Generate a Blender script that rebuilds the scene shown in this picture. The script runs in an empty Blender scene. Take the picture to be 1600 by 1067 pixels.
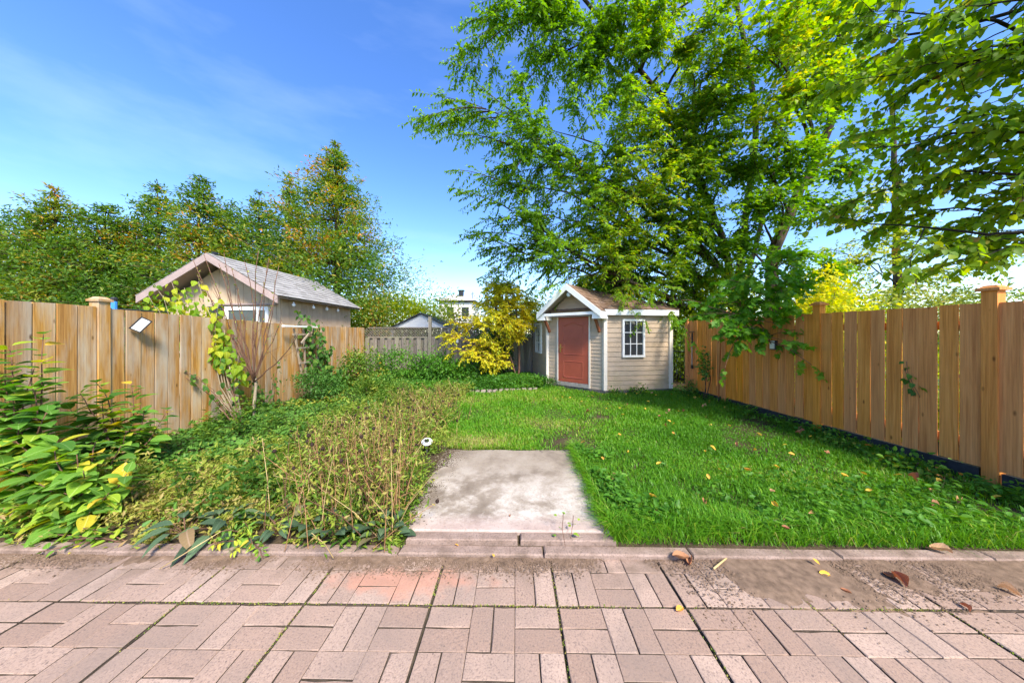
import bpy, math, random
import numpy as np
from mathutils import Vector, Matrix

random.seed(7)
RNG = np.random.default_rng(11)
scene = bpy.context.scene
COL = scene.collection

# ------------------------------------------------------------------ camera
CAM_H, FPX, YAW = 1.40, 460.0, math.radians(0.62)
cd = bpy.data.cameras.new("camera")
cam = bpy.data.objects.new("camera", cd)
COL.objects.link(cam)
cam.location = (0, 0, CAM_H)
cam.rotation_euler = (math.radians(90), 0, YAW)
cd.sensor_width = 36.0
cd.lens = 36.0 * FPX / 1600.0
cd.shift_y = -12.5 / 1600.0
cd.clip_start = 0.05
cd.clip_end = 4000
scene.camera = cam

# ------------------------------------------------------------------ sky and sun
SUN_AZ, SUN_EL = math.radians(150), math.radians(46)     # azimuth clockwise from +Y
world = bpy.data.worlds.new("World")
scene.world = world
world.use_nodes = True
wn = world.node_tree
wn.nodes.clear()
sky = wn.nodes.new("ShaderNodeTexSky")
sky.sky_type = 'NISHITA'
sky.sun_disc = False
sky.sun_elevation = SUN_EL
sky.sun_rotation = SUN_AZ
sky.altitude = 100
sky.air_density = 1.0
sky.dust_density = 0.6
sky.ozone_density = 2.0
bg = wn.nodes.new("ShaderNodeBackground")
bg.inputs[1].default_value = 0.15
wo = wn.nodes.new("ShaderNodeOutputWorld")
# thin high cirrus: streaky noise mixed into the sky
tc = wn.nodes.new("ShaderNodeTexCoord")
mp = wn.nodes.new("ShaderNodeMapping")
mp.inputs['Scale'].default_value = (1.2, 3.0, 7.0)
mp.inputs['Rotation'].default_value = (0.2, 0.25, 0.4)
nz = wn.nodes.new("ShaderNodeTexNoise")
nz.inputs['Scale'].default_value = 1.3
nz.inputs['Detail'].default_value = 7
nz.inputs['Roughness'].default_value = 0.55
cr = wn.nodes.new("ShaderNodeValToRGB")
cr.color_ramp.elements[0].position = 0.50
cr.color_ramp.elements[0].color = (0, 0, 0, 1)
cr.color_ramp.elements[1].position = 0.85
cr.color_ramp.elements[1].color = (0.09, 0.09, 0.09, 1)
mx = wn.nodes.new("ShaderNodeMixRGB")
mx.inputs[2].default_value = (5.0, 5.6, 6.4, 1)
hs = wn.nodes.new("ShaderNodeHueSaturation")
hs.inputs['Saturation'].default_value = 1.27
hs.inputs['Hue'].default_value = 0.512
hs.inputs['Value'].default_value = 0.86
L = wn.links.new
L(tc.outputs['Generated'], mp.inputs[0]); L(mp.outputs[0], nz.inputs[0]); L(nz.outputs[0], cr.inputs[0])
L(sky.outputs[0], hs.inputs['Color']); L(hs.outputs[0], mx.inputs[1]); L(cr.outputs[0], mx.inputs[0])
L(mx.outputs[0], bg.inputs[0]); L(bg.outputs[0], wo.inputs[0])

sd = bpy.data.lights.new("sun", 'SUN')
sd.energy = 3.0
sd.angle = math.radians(14)
sd.color = (1.0, 0.93, 0.80)
sun = bpy.data.objects.new("sun", sd)
COL.objects.link(sun)
sdir = Vector((math.sin(SUN_AZ) * math.cos(SUN_EL), math.cos(SUN_AZ) * math.cos(SUN_EL), math.sin(SUN_EL)))
sun.rotation_euler = sdir.to_track_quat('Z', 'Y').to_euler()
sun.location = (20, 12, 20)

scene.view_settings.view_transform = 'Standard'
scene.view_settings.look = 'None'
scene.view_settings.gamma = 1
scene.view_settings.use_curve_mapping = False
scene.view_settings.exposure = 1.6
scene.cycles.use_denoising = True
scene.cycles.max_bounces = 10
scene.cycles.diffuse_bounces = 5
scene.cycles.transmission_bounces = 6
scene.cycles.transparent_max_bounces = 8
scene.cycles.use_adaptive_sampling = True
scene.cycles.adaptive_threshold = 0.02
scene.cycles.sample_clamp_indirect = 6


def at(px, py, Y):
    """world point on the view ray of photo pixel (1600 px wide) at world depth Y"""
    u, v = (px - 800) / FPX, -(py - 521) / FPX
    dx = u * math.cos(YAW) - math.sin(YAW)
    dy = u * math.sin(YAW) + math.cos(YAW)
    t = Y / dy
    return Vector((dx * t, Y, CAM_H + v * t))


# ------------------------------------------------------------------ helpers
def tag(o, label=None, cat=None, group=None, kind=None):
    if label: o["label"] = label
    if cat: o["category"] = cat
    if group: o["group"] = group
    if kind: o["kind"] = kind
    return o


def thing(name, label, cat, loc=(0, 0, 0), group=None, rz=0.0):
    o = bpy.data.objects.new(name, None)
    o.empty_display_size = 0.1
    COL.objects.link(o)
    o.location = loc
    o.rotation_euler = (0, 0, rz)
    return tag(o, label, cat, group)


def link(name, me, mat, parent=None, loc=(0, 0, 0), rot=(0, 0, 0), scale=None):
    o = bpy.data.objects.new(name, me)
    COL.objects.link(o)
    if mat is not None and len(me.materials) == 0:
        me.materials.append(mat)
    o.location = loc
    o.rotation_euler = rot
    if scale is not None:
        o.scale = scale if hasattr(scale, '__len__') else (scale,) * 3
    if parent is not None:
        o.parent = parent
    return o


def wpos(o):
    p = Vector(o.location)
    q = o.parent
    while q is not None:
        p = p + Vector(q.location)
        q = q.parent
    return p


class MB:
    def __init__(s):
        s.v, s.f = [], []

    def add(s, vs, fs):
        n = len(s.v)
        s.v += [tuple(p) for p in vs]
        s.f += [tuple(i + n for i in f) for f in fs]
        return s

    def box(s, c, d, R=None):
        hx, hy, hz = d[0] / 2, d[1] / 2, d[2] / 2
        vs = [Vector((x * hx, y * hy, z * hz)) for z in (-1, 1) for y in (-1, 1) for x in (-1, 1)]
        if R is not None: vs = [R @ p for p in vs]
        c = Vector(c)
        return s.add([c + p for p in vs], [(0, 2, 3, 1), (4, 5, 7, 6), (0, 1, 5, 4), (2, 6, 7, 3), (0, 4, 6, 2), (1, 3, 7, 5)])

    def hexa(s, lo, hi):
        """lo, hi: four points each, same winding (counter-clockwise seen from the hi side)"""
        return s.add(list(lo) + list(hi), [(3, 2, 1, 0), (4, 5, 6, 7), (0, 1, 5, 4), (1, 2, 6, 5), (2, 3, 7, 6), (3, 0, 4, 7)])

    def slab(s, poly, off):
        """extrude a planar polygon by vector off"""
        n = len(poly); off = Vector(off)
        a = [Vector(p) for p in poly]; b = [p + off for p in a]
        fs = [tuple(range(n - 1, -1, -1)), tuple(range(n, 2 * n))]
        fs += [(i, (i + 1) % n, n + (i + 1) % n, n + i) for i in range(n)]
        return s.add(a + b, fs)

    def bar(s, p, q, w, h, up=(0, 0, 1)):
        p, q = Vector(p), Vector(q)
        d = (q - p).normalized()
        u = Vector(up)
        sx = d.cross(u)
        if sx.length < 1e-4: sx = d.cross(Vector((1, 0, 0)))
        sx.normalize()
        uz = sx.cross(d).normalized()
        o = [(-w / 2, -h / 2), (w / 2, -h / 2), (w / 2, h / 2), (-w / 2, h / 2)]
        return s.hexa([p + sx * a + uz * b for a, b in o], [q + sx * a + uz * b for a, b in o])

    def tube(s, path, rad, n=6, cap=True):
        path = [Vector(p) for p in path]
        m = len(path)
        if not hasattr(rad, '__len__'): rad = [rad] * m
        vs = []
        prev = None
        for i, p in enumerate(path):
            t = (path[min(i + 1, m - 1)] - path[max(i - 1, 0)])
            if t.length < 1e-9: t = Vector((0, 0, 1))
            t.normalize()
            if prev is None:
                a = t.cross(Vector((0.31, 0.87, 0.12)))
                if a.length < 1e-3: a = t.cross(Vector((1, 0, 0)))
            else:
                a = prev - t * prev.dot(t)
            a.normalize(); prev = a
            b = t.cross(a)
            for k in range(n):
                w = 2 * math.pi * k / n
                vs.append(p + (a * math.cos(w) + b * math.sin(w)) * rad[i])
        fs = []
        for i in range(m - 1):
            for k in range(n):
                k2 = (k + 1) % n
                fs.append((i * n + k, i * n + k2, (i + 1) * n + k2, (i + 1) * n + k))
        if cap:
            fs.append(tuple(range(n - 1, -1, -1)))
            fs.append(tuple((m - 1) * n + k for k in range(n)))
        return s.add(vs, fs)

    def lathe(s, c, prof, n=16):
        c = Vector(c); vs = []; fs = []
        for r, z in prof:
            for k in range(n):
                w = 2 * math.pi * k / n
                vs.append(c + Vector((r * math.cos(w), r * math.sin(w), z)))
        for i in range(len(prof) - 1):
            for k in range(n):
                k2 = (k + 1) % n
                fs.append((i * n + k, i * n + k2, (i + 1) * n + k2, (i + 1) * n + k))
        fs.append(tuple(range(n - 1, -1, -1)))
        fs.append(tuple((len(prof) - 1) * n + k for k in range(n)))
        return s.add(vs, fs)

    def mesh(s, name, off=(0, 0, 0), smooth=False):
        me = bpy.data.meshes.new(name)
        ox, oy, oz = off
        me.from_pydata([(x - ox, y - oy, z - oz) for x, y, z in s.v], [], s.f)
        if smooth:
            me.polygons.foreach_set('use_smooth', [True] * len(me.polygons))
        me.update()
        return me

    def build(s, name, mat, parent=None, smooth=False):
        off = wpos(parent) if parent is not None else (0, 0, 0)
        return link(name, s.mesh(name, off, smooth), mat, parent)


def np_mesh(name, V, F, attrs=None, smooth=False):
    """fast mesh from arrays; F (m,k) all same size"""
    me = bpy.data.meshes.new(name)
    V = np.ascontiguousarray(V, dtype=np.float32)
    F = np.ascontiguousarray(F, dtype=np.int32)
    m, k = F.shape
    me.vertices.add(len(V))
    me.vertices.foreach_set('co', V.ravel())
    me.loops.add(m * k)
    me.loops.foreach_set('vertex_index', F.ravel())
    me.polygons.add(m)
    me.polygons.foreach_set('loop_start', np.arange(0, m * k, k, dtype=np.int32))
    if smooth:
        me.polygons.foreach_set('use_smooth', np.ones(m, dtype=bool))
    for nm, arr in (attrs or {}).items():
        a = me.attributes.new(nm, 'FLOAT', 'POINT')
        a.data.foreach_set('value', np.ascontiguousarray(arr, dtype=np.float32))
    me.update(calc_edges=True)
    me.validate()
    return me


# ------------------------------------------------------------------ materials
def mat_new(name):
    m = bpy.data.materials.new(name)
    m.use_nodes = True
    nt = m.node_tree
    nt.nodes.clear()
    out = nt.nodes.new('ShaderNodeOutputMaterial')
    return m, nt, out


class NT:
    """terse node helper"""
    def __init__(s, name):
        s.m, s.nt, s.out = mat_new(name)

    def n(s, typ, **kw):
        nd = s.nt.nodes.new('ShaderNode' + typ)
        for k, v in kw.items():
            if k.startswith('_'): setattr(nd, k[1:], v)
            else:
                key = int(k[1:]) if k[0] == 'i' and k[1:].isdigit() else k.replace('__', ' ')
                s.set(nd, key, v)
        return nd

    def set(s, nd, key, v):
        inp = nd.inputs[key]
        if isinstance(v, bpy.types.NodeSocket): s.nt.links.new(v, inp)
        elif isinstance(v, bpy.types.Node): s.nt.links.new(v.outputs[0], inp)
        else: inp.default_value = v

    def coord(s, kind='Object', scale=(1, 1, 1), rnd=False):
        tc = s.n('TexCoord')
        src = tc.outputs[kind]
        if rnd:
            oi = s.n('ObjectInfo')
            mul = s.n('Math', _operation='MULTIPLY', i0=oi.outputs['Random'], i1=57.0)
            cx = s.n('CombineXYZ', i0=mul, i1=mul, i2=mul)
            va = s.n('VectorMath', _operation='ADD', i0=src, i1=cx)
            src = va.outputs[0]
        mp = s.n('Mapping', i0=src)
        mp.inputs['Scale'].default_value = scale
        return mp.outputs[0]

    def noise(s, vec, scale, detail=4, rough=0.55, dist=0.0):
        nd = s.n('TexNoise', Vector=vec, Scale=scale, Detail=detail, Roughness=rough, Distortion=dist)
        return nd.outputs[0]

    def ramp(s, fac, stops):
        nd = s.n('ValToRGB', i0=fac)
        cr = nd.color_ramp
        while len(cr.elements) > 1: cr.elements.remove(cr.elements[-1])
        cr.elements[0].position = stops[0][0]
        c = stops[0][1]
        cr.elements[0].color = (*c, 1) if hasattr(c, '__len__') else (c, c, c, 1)
        for p, c in stops[1:]:
            e = cr.elements.new(p)
            e.color = (*c, 1) if hasattr(c, '__len__') else (c, c, c, 1)
        return nd.outputs[0]

    def mix(s, fac, a, b, mode='MIX'):
        nd = s.n('MixRGB', _blend_type=mode)
        for k, v in (('Fac', fac), ('Color1', a), ('Color2', b)):
            if isinstance(v, tuple) and len(v) == 3: v = (*v, 1)
            s.set(nd, k, v)
        return nd.outputs[0]

    def hsv(s, col, h=0.5, sat=1.0, v=1.0):
        nd = s.n('HueSaturation')
        for k, x in (('Hue', h), ('Saturation', sat), ('Value', v), ('Color', col)):
            if isinstance(x, tuple) and len(x) == 3: x = (*x, 1)
            s.set(nd, k, x)
        return nd.outputs[0]

    def rand(s, lo, hi):
        oi = s.n('ObjectInfo')
        mr = s.n('MapRange', i0=oi.outputs['Random'])
        mr.inputs[3].default_value = lo; mr.inputs[4].default_value = hi
        return mr.outputs[0]

    def bump(s, h, strength=0.3, dist=0.01):
        return s.n('Bump', Strength=strength, Distance=dist, Height=h).outputs[0]

    def principled(s, col, rough=0.6, spec=0.3, normal=None, metallic=0.0, **kw):
        p = s.n('BsdfPrincipled')
        if isinstance(col, tuple) and len(col) == 3: col = (*col, 1)
        s.set(p, 'Base Color', col); s.set(p, 'Roughness', rough)
        p.inputs['Specular IOR Level'].default_value = spec
        p.inputs['Metallic'].default_value = metallic
        if normal is not None: s.set(p, 'Normal', normal)
        for k, v in kw.items(): s.set(p, k.replace('__', ' '), v)
        return p

    def done(s, shader):
        s.nt.links.new(shader.outputs[0], s.out.inputs[0])
        return s.m


def plain(name, col, rough=0.6, spec=0.3, metallic=0.0, var=0.15, scale=14.0, bump=0.15):
    t = NT(name)
    v = t.coord('Object', rnd=True)
    n1 = t.noise(v, scale, 5)
    c = t.mix(t.ramp(n1, [(0.3, 0.0), (0.7, 1.0)]), tuple(x * (1 - var) for x in col), tuple(min(1, x * (1 + var)) for x in col))
    return t.done(t.principled(c, rough, spec, t.bump(t.noise(v, scale * 6, 3), bump, 0.004), metallic))


def wood(name, dark, mid, light, grey, greyamt=0.4, knots=True, valr=(0.8, 1.18), stain=0.5):
    """sawn board: grain runs along local Z"""
    t = NT(name)
    v = t.coord('Object', (1, 1, 1), rnd=True)
    m1 = t.n('Mapping', i0=v); m1.inputs['Scale'].default_value = (24, 24, 0.9)
    m2 = t.n('Mapping', i0=v); m2.inputs['Scale'].default_value = (90, 90, 2.2)
    m3 = t.n('Mapping', i0=v); m3.inputs['Scale'].default_value = (7, 7, 1.3)
    g1 = t.noise(m1.outputs[0], 1.0, 5, 0.6, 1.2)
    g2 = t.noise(m2.outputs[0], 1.0, 4, 0.6)
    blot = t.noise(m3.outputs[0], 1.0, 4, 0.6)
    col = t.ramp(g1, [(0.25, dark), (0.5, mid), (0.75, light)])
    col = t.mix(t.ramp(g2, [(0.4, 0.0), (0.72, 0.7)]), col, tuple(x * 0.8 for x in dark))
    gm = t.ramp(blot, [(0.42, 0.0), (0.68, greyamt)])
    col = t.mix(gm, col, grey)
    if knots:
        mk = t.n('Mapping', i0=v); mk.inputs['Scale'].default_value = (9, 9, 3.4)
        vo = t.n('TexVoronoi', Vector=mk.outputs[0], Scale=1.0)
        kn = t.ramp(vo.outputs['Distance'], [(0.03, 0.9), (0.07, 0.5), (0.11, 0.0)])
        col = t.mix(kn, col, tuple(x * 0.35 for x in dark))
    col = t.hsv(col, t.rand(0.497, 0.502), t.rand(0.94, 1.06), t.rand(*valr))
    h = t.n('Math', _operation='ADD', i0=g1, i1=g2)
    return t.done(t.principled(col, 0.75, 0.2, t.bump(h, 0.35, 0.006)))


def leafmat(name, stops, trans=0.4, rough=0.5, spec=0.25):
    """leaf: colour from the per-leaf attribute 'tint', part of the light passes through"""
    t = NT(name)
    a = t.n('Attribute', _attribute_name='tint')
    col = t.ramp(a.outputs['Fac'], stops)
    p = t.principled(col, rough, spec)
    tr = t.n('BsdfTranslucent', Color=t.hsv(col, 0.49, 1.15, 1.25))
    mx = t.n('MixShader', Fac=trans, i1=p.outputs[0], i2=tr.outputs[0])
    return t.done(mx)


def leafmat_obj(name, stops, trans=0.42, rough=0.62, spec=0.15, vein=True):
    """single leaf objects: colour from the object's own random number"""
    t = NT(name)
    oi = t.n('ObjectInfo')
    col = t.ramp(oi.outputs['Random'], stops)
    v = t.coord('Object')
    n = t.noise(v, 30, 4)
    col = t.mix(t.ramp(n, [(0.3, 0.0), (0.7, 0.45)]), col, t.hsv(col, 0.47, 1.0, 1.5))
    sx_ = t.n('SeparateXYZ', i0=v)
    ab = t.n('Math', _operation='ABSOLUTE', i0=sx_.outputs[0])
    rib = t.ramp(ab.outputs[0], [(0.008, 0.55), (0.03, 0.0)])
    side = t.n('Math', _operation='ADD', i0=sx_.outputs[1], i1=t.n('Math', _operation='MULTIPLY', i0=ab.outputs[0], i1=-0.8).outputs[0])
    fr = t.n('Math', _operation='FRACT', i0=t.n('Math', _operation='MULTIPLY', i0=side.outputs[0], i1=8.0).outputs[0])
    vn = t.ramp(fr.outputs[0], [(0.0, 0.35), (0.14, 0.0)])
    both = t.n('Math', _operation='MAXIMUM', i0=rib, i1=vn)
    col = t.mix(both.outputs[0], col, t.hsv(col, 0.48, 0.8, 1.7))
    col = t.mix(t.ramp(t.noise(v, 9, 3), [(0.66, 0.0), (0.74, 0.7)]), col, (0.22, 0.12, 0.04))
    w = t.n('TexWave', Vector=v, Scale=16.0, Distortion=1.5)
    p = t.principled(col, rough, spec, t.bump(w.outputs[1], 0.25, 0.004))
    tr = t.n('BsdfTranslucent', Color=t.hsv(col, 0.49, 1.15, 1.25))
    mx = t.n('MixShader', Fac=trans, i1=p.outputs[0], i2=tr.outputs[0])
    return t.done(mx)


M = {}
M['cedar'] = wood('cedar_boards_warm', (0.46, 0.145, 0.026), (0.70, 0.265, 0.056), (0.78, 0.335, 0.09), (0.70, 0.30, 0.085), 0.3, valr=(0.93, 1.08))
M['oldcedar'] = wood('cedar_boards_faded', (0.26, 0.115, 0.026), (0.47, 0.245, 0.066), (0.57, 0.35, 0.13), (0.46, 0.38, 0.28), 0.9, valr=(0.85, 1.15))
M['greywood'] = wood('weathered_grey_boards', (0.10, 0.08, 0.07), (0.21, 0.175, 0.15), (0.31, 0.27, 0.235), (0.20, 0.22, 0.11), 0.5, valr=(0.7, 1.25))
M['rawwood'] = wood('pale_trellis_wood', (0.22, 0.16, 0.11), (0.36, 0.28, 0.2), (0.48, 0.4, 0.31), (0.3, 0.29, 0.26), 0.4, False)
M['bracket'] = wood('stained_bracket_wood', (0.20, 0.055, 0.02), (0.32, 0.10, 0.035), (0.40, 0.15, 0.06), (0.3, 0.12, 0.06), 0.2, False)
M['blackboard'] = plain('black_kickboard', (0.028, 0.028, 0.032), 0.65, 0.3, 0, 0.4)
M['white'] = plain('white_trim_paint', (0.80, 0.78, 0.74), 0.45, 0.35, 0, 0.06, 6)
M['whiteplastic'] = plain('white_plastic', (0.8, 0.82, 0.85), 0.35, 0.5, 0, 0.04)
M['black'] = plain('black_plastic', (0.02, 0.02, 0.022), 0.4, 0.5, 0, 0.2)
M['brass'] = plain('brass_metal', (0.75, 0.5, 0.16), 0.3, 0.5, 1.0, 0.1)
M['blueplastic'] = plain('blue_foam_sleeve', (0.05, 0.25, 0.62), 0.5, 0.4)
M['greymetal'] = plain('grey_metal', (0.35, 0.36, 0.37), 0.4, 0.5, 0.7)
M['darkmetal'] = plain('dark_metal', (0.04, 0.042, 0.045), 0.45, 0.5, 0.6)


# ================================================================== THE SETTING
def sines(P, s, seed=0):
    """cheap smooth 3-d noise in about -1..1"""
    r = np.random.default_rng(seed)
    o = np.zeros(len(P))
    for k in range(5):
        d = r.normal(size=3); d /= np.linalg.norm(d)
        o += np.sin(P @ d * s * (0.7 + 0.35 * k) + r.uniform(0, 6.28)) * (0.5, 0.45, 0.35, 0.3, 0.25)[k]
    return o / 1.1


# far ground out to the horizon
t = NT('far_ground_soil_and_grass')
v = t.coord('Object')
g = t.ramp(t.noise(v, 0.8, 6), [(0.35, (0.045, 0.075, 0.02)), (0.6, (0.08, 0.11, 0.03)), (0.8, (0.10, 0.085, 0.05))])
M['farground'] = t.done(t.principled(g, 0.95, 0.1, t.bump(t.noise(v, 25, 4), 0.5, 0.03)))
mb = MB()
mb.add([(-1500, -1500, -0.08), (1500, -1500, -0.08), (1500, 1500, -0.08), (-1500, 1500, -0.08)], [(0, 1, 2, 3)])
tag(mb.build('ground', M['farground']), kind='structure')

# yard soil: bumpy sheet behind the kerb
t = NT('yard_soil')
v = t.coord('Object')
n1 = t.noise(v, 3.0, 6, 0.6)
n2 = t.noise(v, 45, 5, 0.65)
c = t.ramp(n1, [(0.3, (0.030, 0.022, 0.014)), (0.55, (0.06, 0.044, 0.026)), (0.8, (0.09, 0.066, 0.04))])
c = t.mix(t.ramp(n2, [(0.4, 0.0), (0.7, 0.6)]), c, (0.12, 0.09, 0.055))
M['soil'] = t.done(t.principled(c, 0.95, 0.1, t.bump(n2, 0.7, 0.02)))


def soil_z(x, y):
    P = np.stack([np.asarray(x, float), np.asarray(y, float), np.zeros_like(np.asarray(x, float))], -1).reshape(-1, 3)
    z = 0.028 + 0.010 * sines(P, 2.2, 3) + 0.004 * sines(P, 9.0, 4)
    z = z * np.clip((P[:, 1] - 1.86) / 0.15, 0.35, 1)
    # bed at the back is a little raised behind its edging
    z = z + 0.07 * np.clip((P[:, 1] - 7.05 - 0.25 * np.sin(P[:, 0] * 0.9)) / 0.25, 0, 1) * np.clip((0.75 - P[:, 0]) / 0.2, 0, 1)
    return z


nx, ny = 130, 130
gx, gy = np.meshgrid(np.linspace(-6.2, 6.0, nx), np.linspace(1.88, 11.5, ny))
gz = soil_z(gx.ravel(), gy.ravel())
V = np.stack([gx.ravel(), gy.ravel(), gz], -1)
i = np.arange((nx - 1) * (ny - 1)); r0 = (i // (nx - 1)) * nx + i % (nx - 1)
F = np.stack([r0, r0 + 1, r0 + nx + 1, r0 + nx], -1)
tag(link('garden_ground', np_mesh('garden_ground', V, F, smooth=True), M['soil']), kind='structure')
def gz1(x, y): return float(soil_z([x], [y])[0])

# ---------------------------------------------------------------- patio
T = 0.655
CELL = T / 3
t = NT('pink_paver_concrete')
v = t.coord('Object', rnd=True)
geo = t.n('NewGeometry')
base = t.ramp(t.rand(0, 1), [(0.0, (0.285, 0.19, 0.142)), (0.5, (0.355, 0.245, 0.188)), (1.0, (0.425, 0.305, 0.24))])
sp = t.noise(v, 120, 4, 0.7)
base = t.mix(t.ramp(sp, [(0.36, 0.75), (0.5, 0.0)]), base, (0.16, 0.115, 0.10))
vo = t.n('TexVoronoi', Vector=v, Scale=42.0)
pit = t.ramp(vo.outputs['Distance'], [(0.10, 0.8), (0.22, 0.0)])
base = t.mix(t.n('Math', _operation='MULTIPLY', i0=pit, i1=t.ramp(t.noise(v, 9, 4), [(0.45, 0.0), (0.6, 1.0)])).outputs[0], base, (0.11, 0.08, 0.07))
base = t.mix(t.ramp(sp, [(0.62, 0.0), (0.75, 0.5)]), base, (0.56, 0.46, 0.42))
wl = t.noise(geo.outputs['Position'], 2.6, 5, 0.6, 0.4)
base = t.mix(t.ramp(wl, [(0.42, 0.0), (0.68, 0.6)]), base, (0.22, 0.165, 0.135))
# rusty red wear patch beside the step
vs = t.n('VectorMath', _operation='SUBTRACT', i0=geo.outputs['Position'], i1=(-0.62, 1.66, 0.0))
vm = t.n('VectorMath', _operation='MULTIPLY', i0=vs.outputs[0], i1=(1.05, 4.5, 0.0))
ln = t.n('VectorMath', _operation='LENGTH', i0=vm.outputs[0])
wl2 = t.noise(geo.outputs['Position'], 7, 4, 0.6)
ad = t.n('Math', _operation='ADD', i0=ln.outputs['Value'], i1=wl2)
base = t.mix(t.ramp(ad.outputs[0], [(0.75, 0.6), (1.35, 0.0)]), base, (0.50, 0.23, 0.15))
# earth trodden along the kerb
sy = t.n('SeparateXYZ', i0=geo.outputs['Position'])
ey = t.n('MapRange', i0=sy.outputs[1]); ey.inputs[1].default_value = 1.58; ey.inputs[2].default_value = 1.9
em = t.n('Math', _operation='MULTIPLY', i0=ey.outputs[0], i1=t.ramp(t.noise(geo.outputs['Position'], 9, 6, 0.65), [(0.38, 0.0), (0.6, 1.0)]))
base = t.mix(em.outputs[0], base, (0.15, 0.105, 0.075))
M['paver'] = t.done(t.principled(base, 0.88, 0.2, t.bump(sp, 0.5, 0.004)))
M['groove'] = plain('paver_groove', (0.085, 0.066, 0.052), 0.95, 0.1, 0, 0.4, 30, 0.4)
M['jointsoil'] = plain('patio_joint_earth', (0.055, 0.045, 0.028), 0.95, 0.1, 0, 0.5, 30, 0.5)


def brick_mesh(name, lx, ly, h=0.03, bev=0.003, jit=0.0, seed=0):
    """paver with slightly worn, uneven arrises"""
    r = random.Random(seed)
    a, b = lx / 2, ly / 2
    ring = [(-a, -b), (-a / 3, -b), (a / 3, -b), (a, -b), (a, 0), (a, b), (a / 3, b), (-a / 3, b), (-a, b), (-a, 0)]
    n_ = len(ring)
    top, mid_, bot_ = [], [], []
    for x, y in ring:
        w = bev * (1 + (r.uniform(0, 2.2) if r.random() < 0.3 else r.uniform(-0.3, 0.5)) * (jit > 0))
        j1, j2 = r.uniform(-jit, jit) * 0.5, r.uniform(-jit, jit) * 0.5
        mid_.append((x + j1 * (abs(x) < a), y + j2 * 0.3, -w))
        top.append((x - math.copysign(w, x) * (abs(x) > a * 0.99), y - math.copysign(w, y) * (abs(y) > b * 0.99), r.uniform(-jit, jit) * 0.35))
        bot_.append((x, y, -h))
    vs = bot_ + mid_ + top
    fs = [tuple(2 * n_ + i for i in range(n_))]
    for k in range(n_):
        j = (k + 1) % n_
        fs += [(k, j, n_ + j, n_ + k), (n_ + k, n_ + j, 2 * n_ + j, 2 * n_ + k)]
    me = bpy.data.meshes.new(name)
    me.from_pydata(vs, [], fs); me.update()
    me.materials.append(M['paver'])
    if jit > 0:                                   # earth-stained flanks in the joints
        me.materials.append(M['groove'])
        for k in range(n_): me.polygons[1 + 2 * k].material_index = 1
    return me


GR = 0.0058
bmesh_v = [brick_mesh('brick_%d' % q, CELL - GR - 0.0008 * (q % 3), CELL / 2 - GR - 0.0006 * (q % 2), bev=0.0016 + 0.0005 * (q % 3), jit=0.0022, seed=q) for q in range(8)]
mb = MB()
mb.box((0, -1.0, -0.042), (16, 5.66, 0.05))
patio = tag(mb.build('patio', M['jointsoil']), kind='structure')
slabme = MB().box((0, 0, -0.030), (T - 0.008, T - 0.008, 0.036)).mesh('paving_slab')
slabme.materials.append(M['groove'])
X0, Y0 = -0.437, 1.515
far_bricks = MB()
for row in (-2, -1, 0):
    for k in range(-8, 9):
        sx, sy_ = X0 + (k + 0.5) * T, Y0 + (row + 0.5) * T
        inview = (row == 0 and -5 <= k <= 6) or (row == -1 and -5 <= k <= 5)
        if row == 0:
            pass
        sl = link('paving_slab', slabme, None, patio, (sx, sy_ - 0.0, 0), scale=None) if inview else None
        if sl is None:
            far_bricks.box((sx, sy_, -0.025), (T - 0.008, T - 0.008, 0.03))
        tilt = random.uniform(-0.004, 0.004)
        if sl is not None:
            sl.location.z = random.uniform(-0.003, 0.002)
            sl.rotation_euler = (random.uniform(-0.003, 0.003), random.uniform(-0.003, 0.003), random.uniform(-0.004, 0.004))
        for i in range(3):
            for j in range(3):
                if row == 0 and j > 1: continue
                horiz = ((i + j) % 2 == 0) != (row == 0)
                for q in (-1, 1):
                    lx, ly = (i - 1) * (CELL - 0.004), (j - 1) * (CELL - 0.004)
                    if horiz: ly += q * CELL / 4
                    else: lx += q * CELL / 4
                    if sl is not None:
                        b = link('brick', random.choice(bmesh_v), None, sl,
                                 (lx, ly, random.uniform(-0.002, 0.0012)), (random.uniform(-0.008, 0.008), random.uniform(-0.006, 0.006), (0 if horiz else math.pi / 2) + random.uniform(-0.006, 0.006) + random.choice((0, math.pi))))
                    else:
                        d = (CELL - GR, CELL / 2 - GR, 0.03)
                        far_bricks.box((sx + lx, sy_ + ly, -0.015), d if horiz else (d[1], d[0], d[2]))
fb = far_bricks.build('brick_field', M['paver'], patio)
fb['kind'] = 'stuff'
# row at the kerb: slabs run on under the kerb, so their far third is hidden

# kerb stones along the patio edge
kerb_root = MB().box((0, 1.875, -0.03), (15.0, 0.06, 0.03)).build('kerb', M['jointsoil'])
tag(kerb_root, kind='structure')
kl = 0.92
t = NT('worn_kerb_concrete')
v = t.coord('Object', rnd=True)
n1 = t.noise(v, 7, 6, 0.65)
c = t.ramp(n1, [(0.3, (0.15, 0.105, 0.08)), (0.5, (0.26, 0.185, 0.15)), (0.72, (0.34, 0.25, 0.21))])
c = t.mix(t.ramp(t.noise(v, 90, 4, 0.7), [(0.35, 0.6), (0.5, 0.0)]), c, (0.10, 0.075, 0.06))
M['kerb'] = t.done(t.principled(c, 0.92, 0.15, t.bump(t.noise(v, 90, 4), 0.6, 0.006)))
def kmat(me):
    me.materials.clear(); me.materials.append(M['kerb']); return me
kme = [kmat(brick_mesh('kerb_stone_%d' % q, kl - 0.008 - 0.003 * q, 0.078, 0.06, 0.008)) for q in range(2)]
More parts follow.
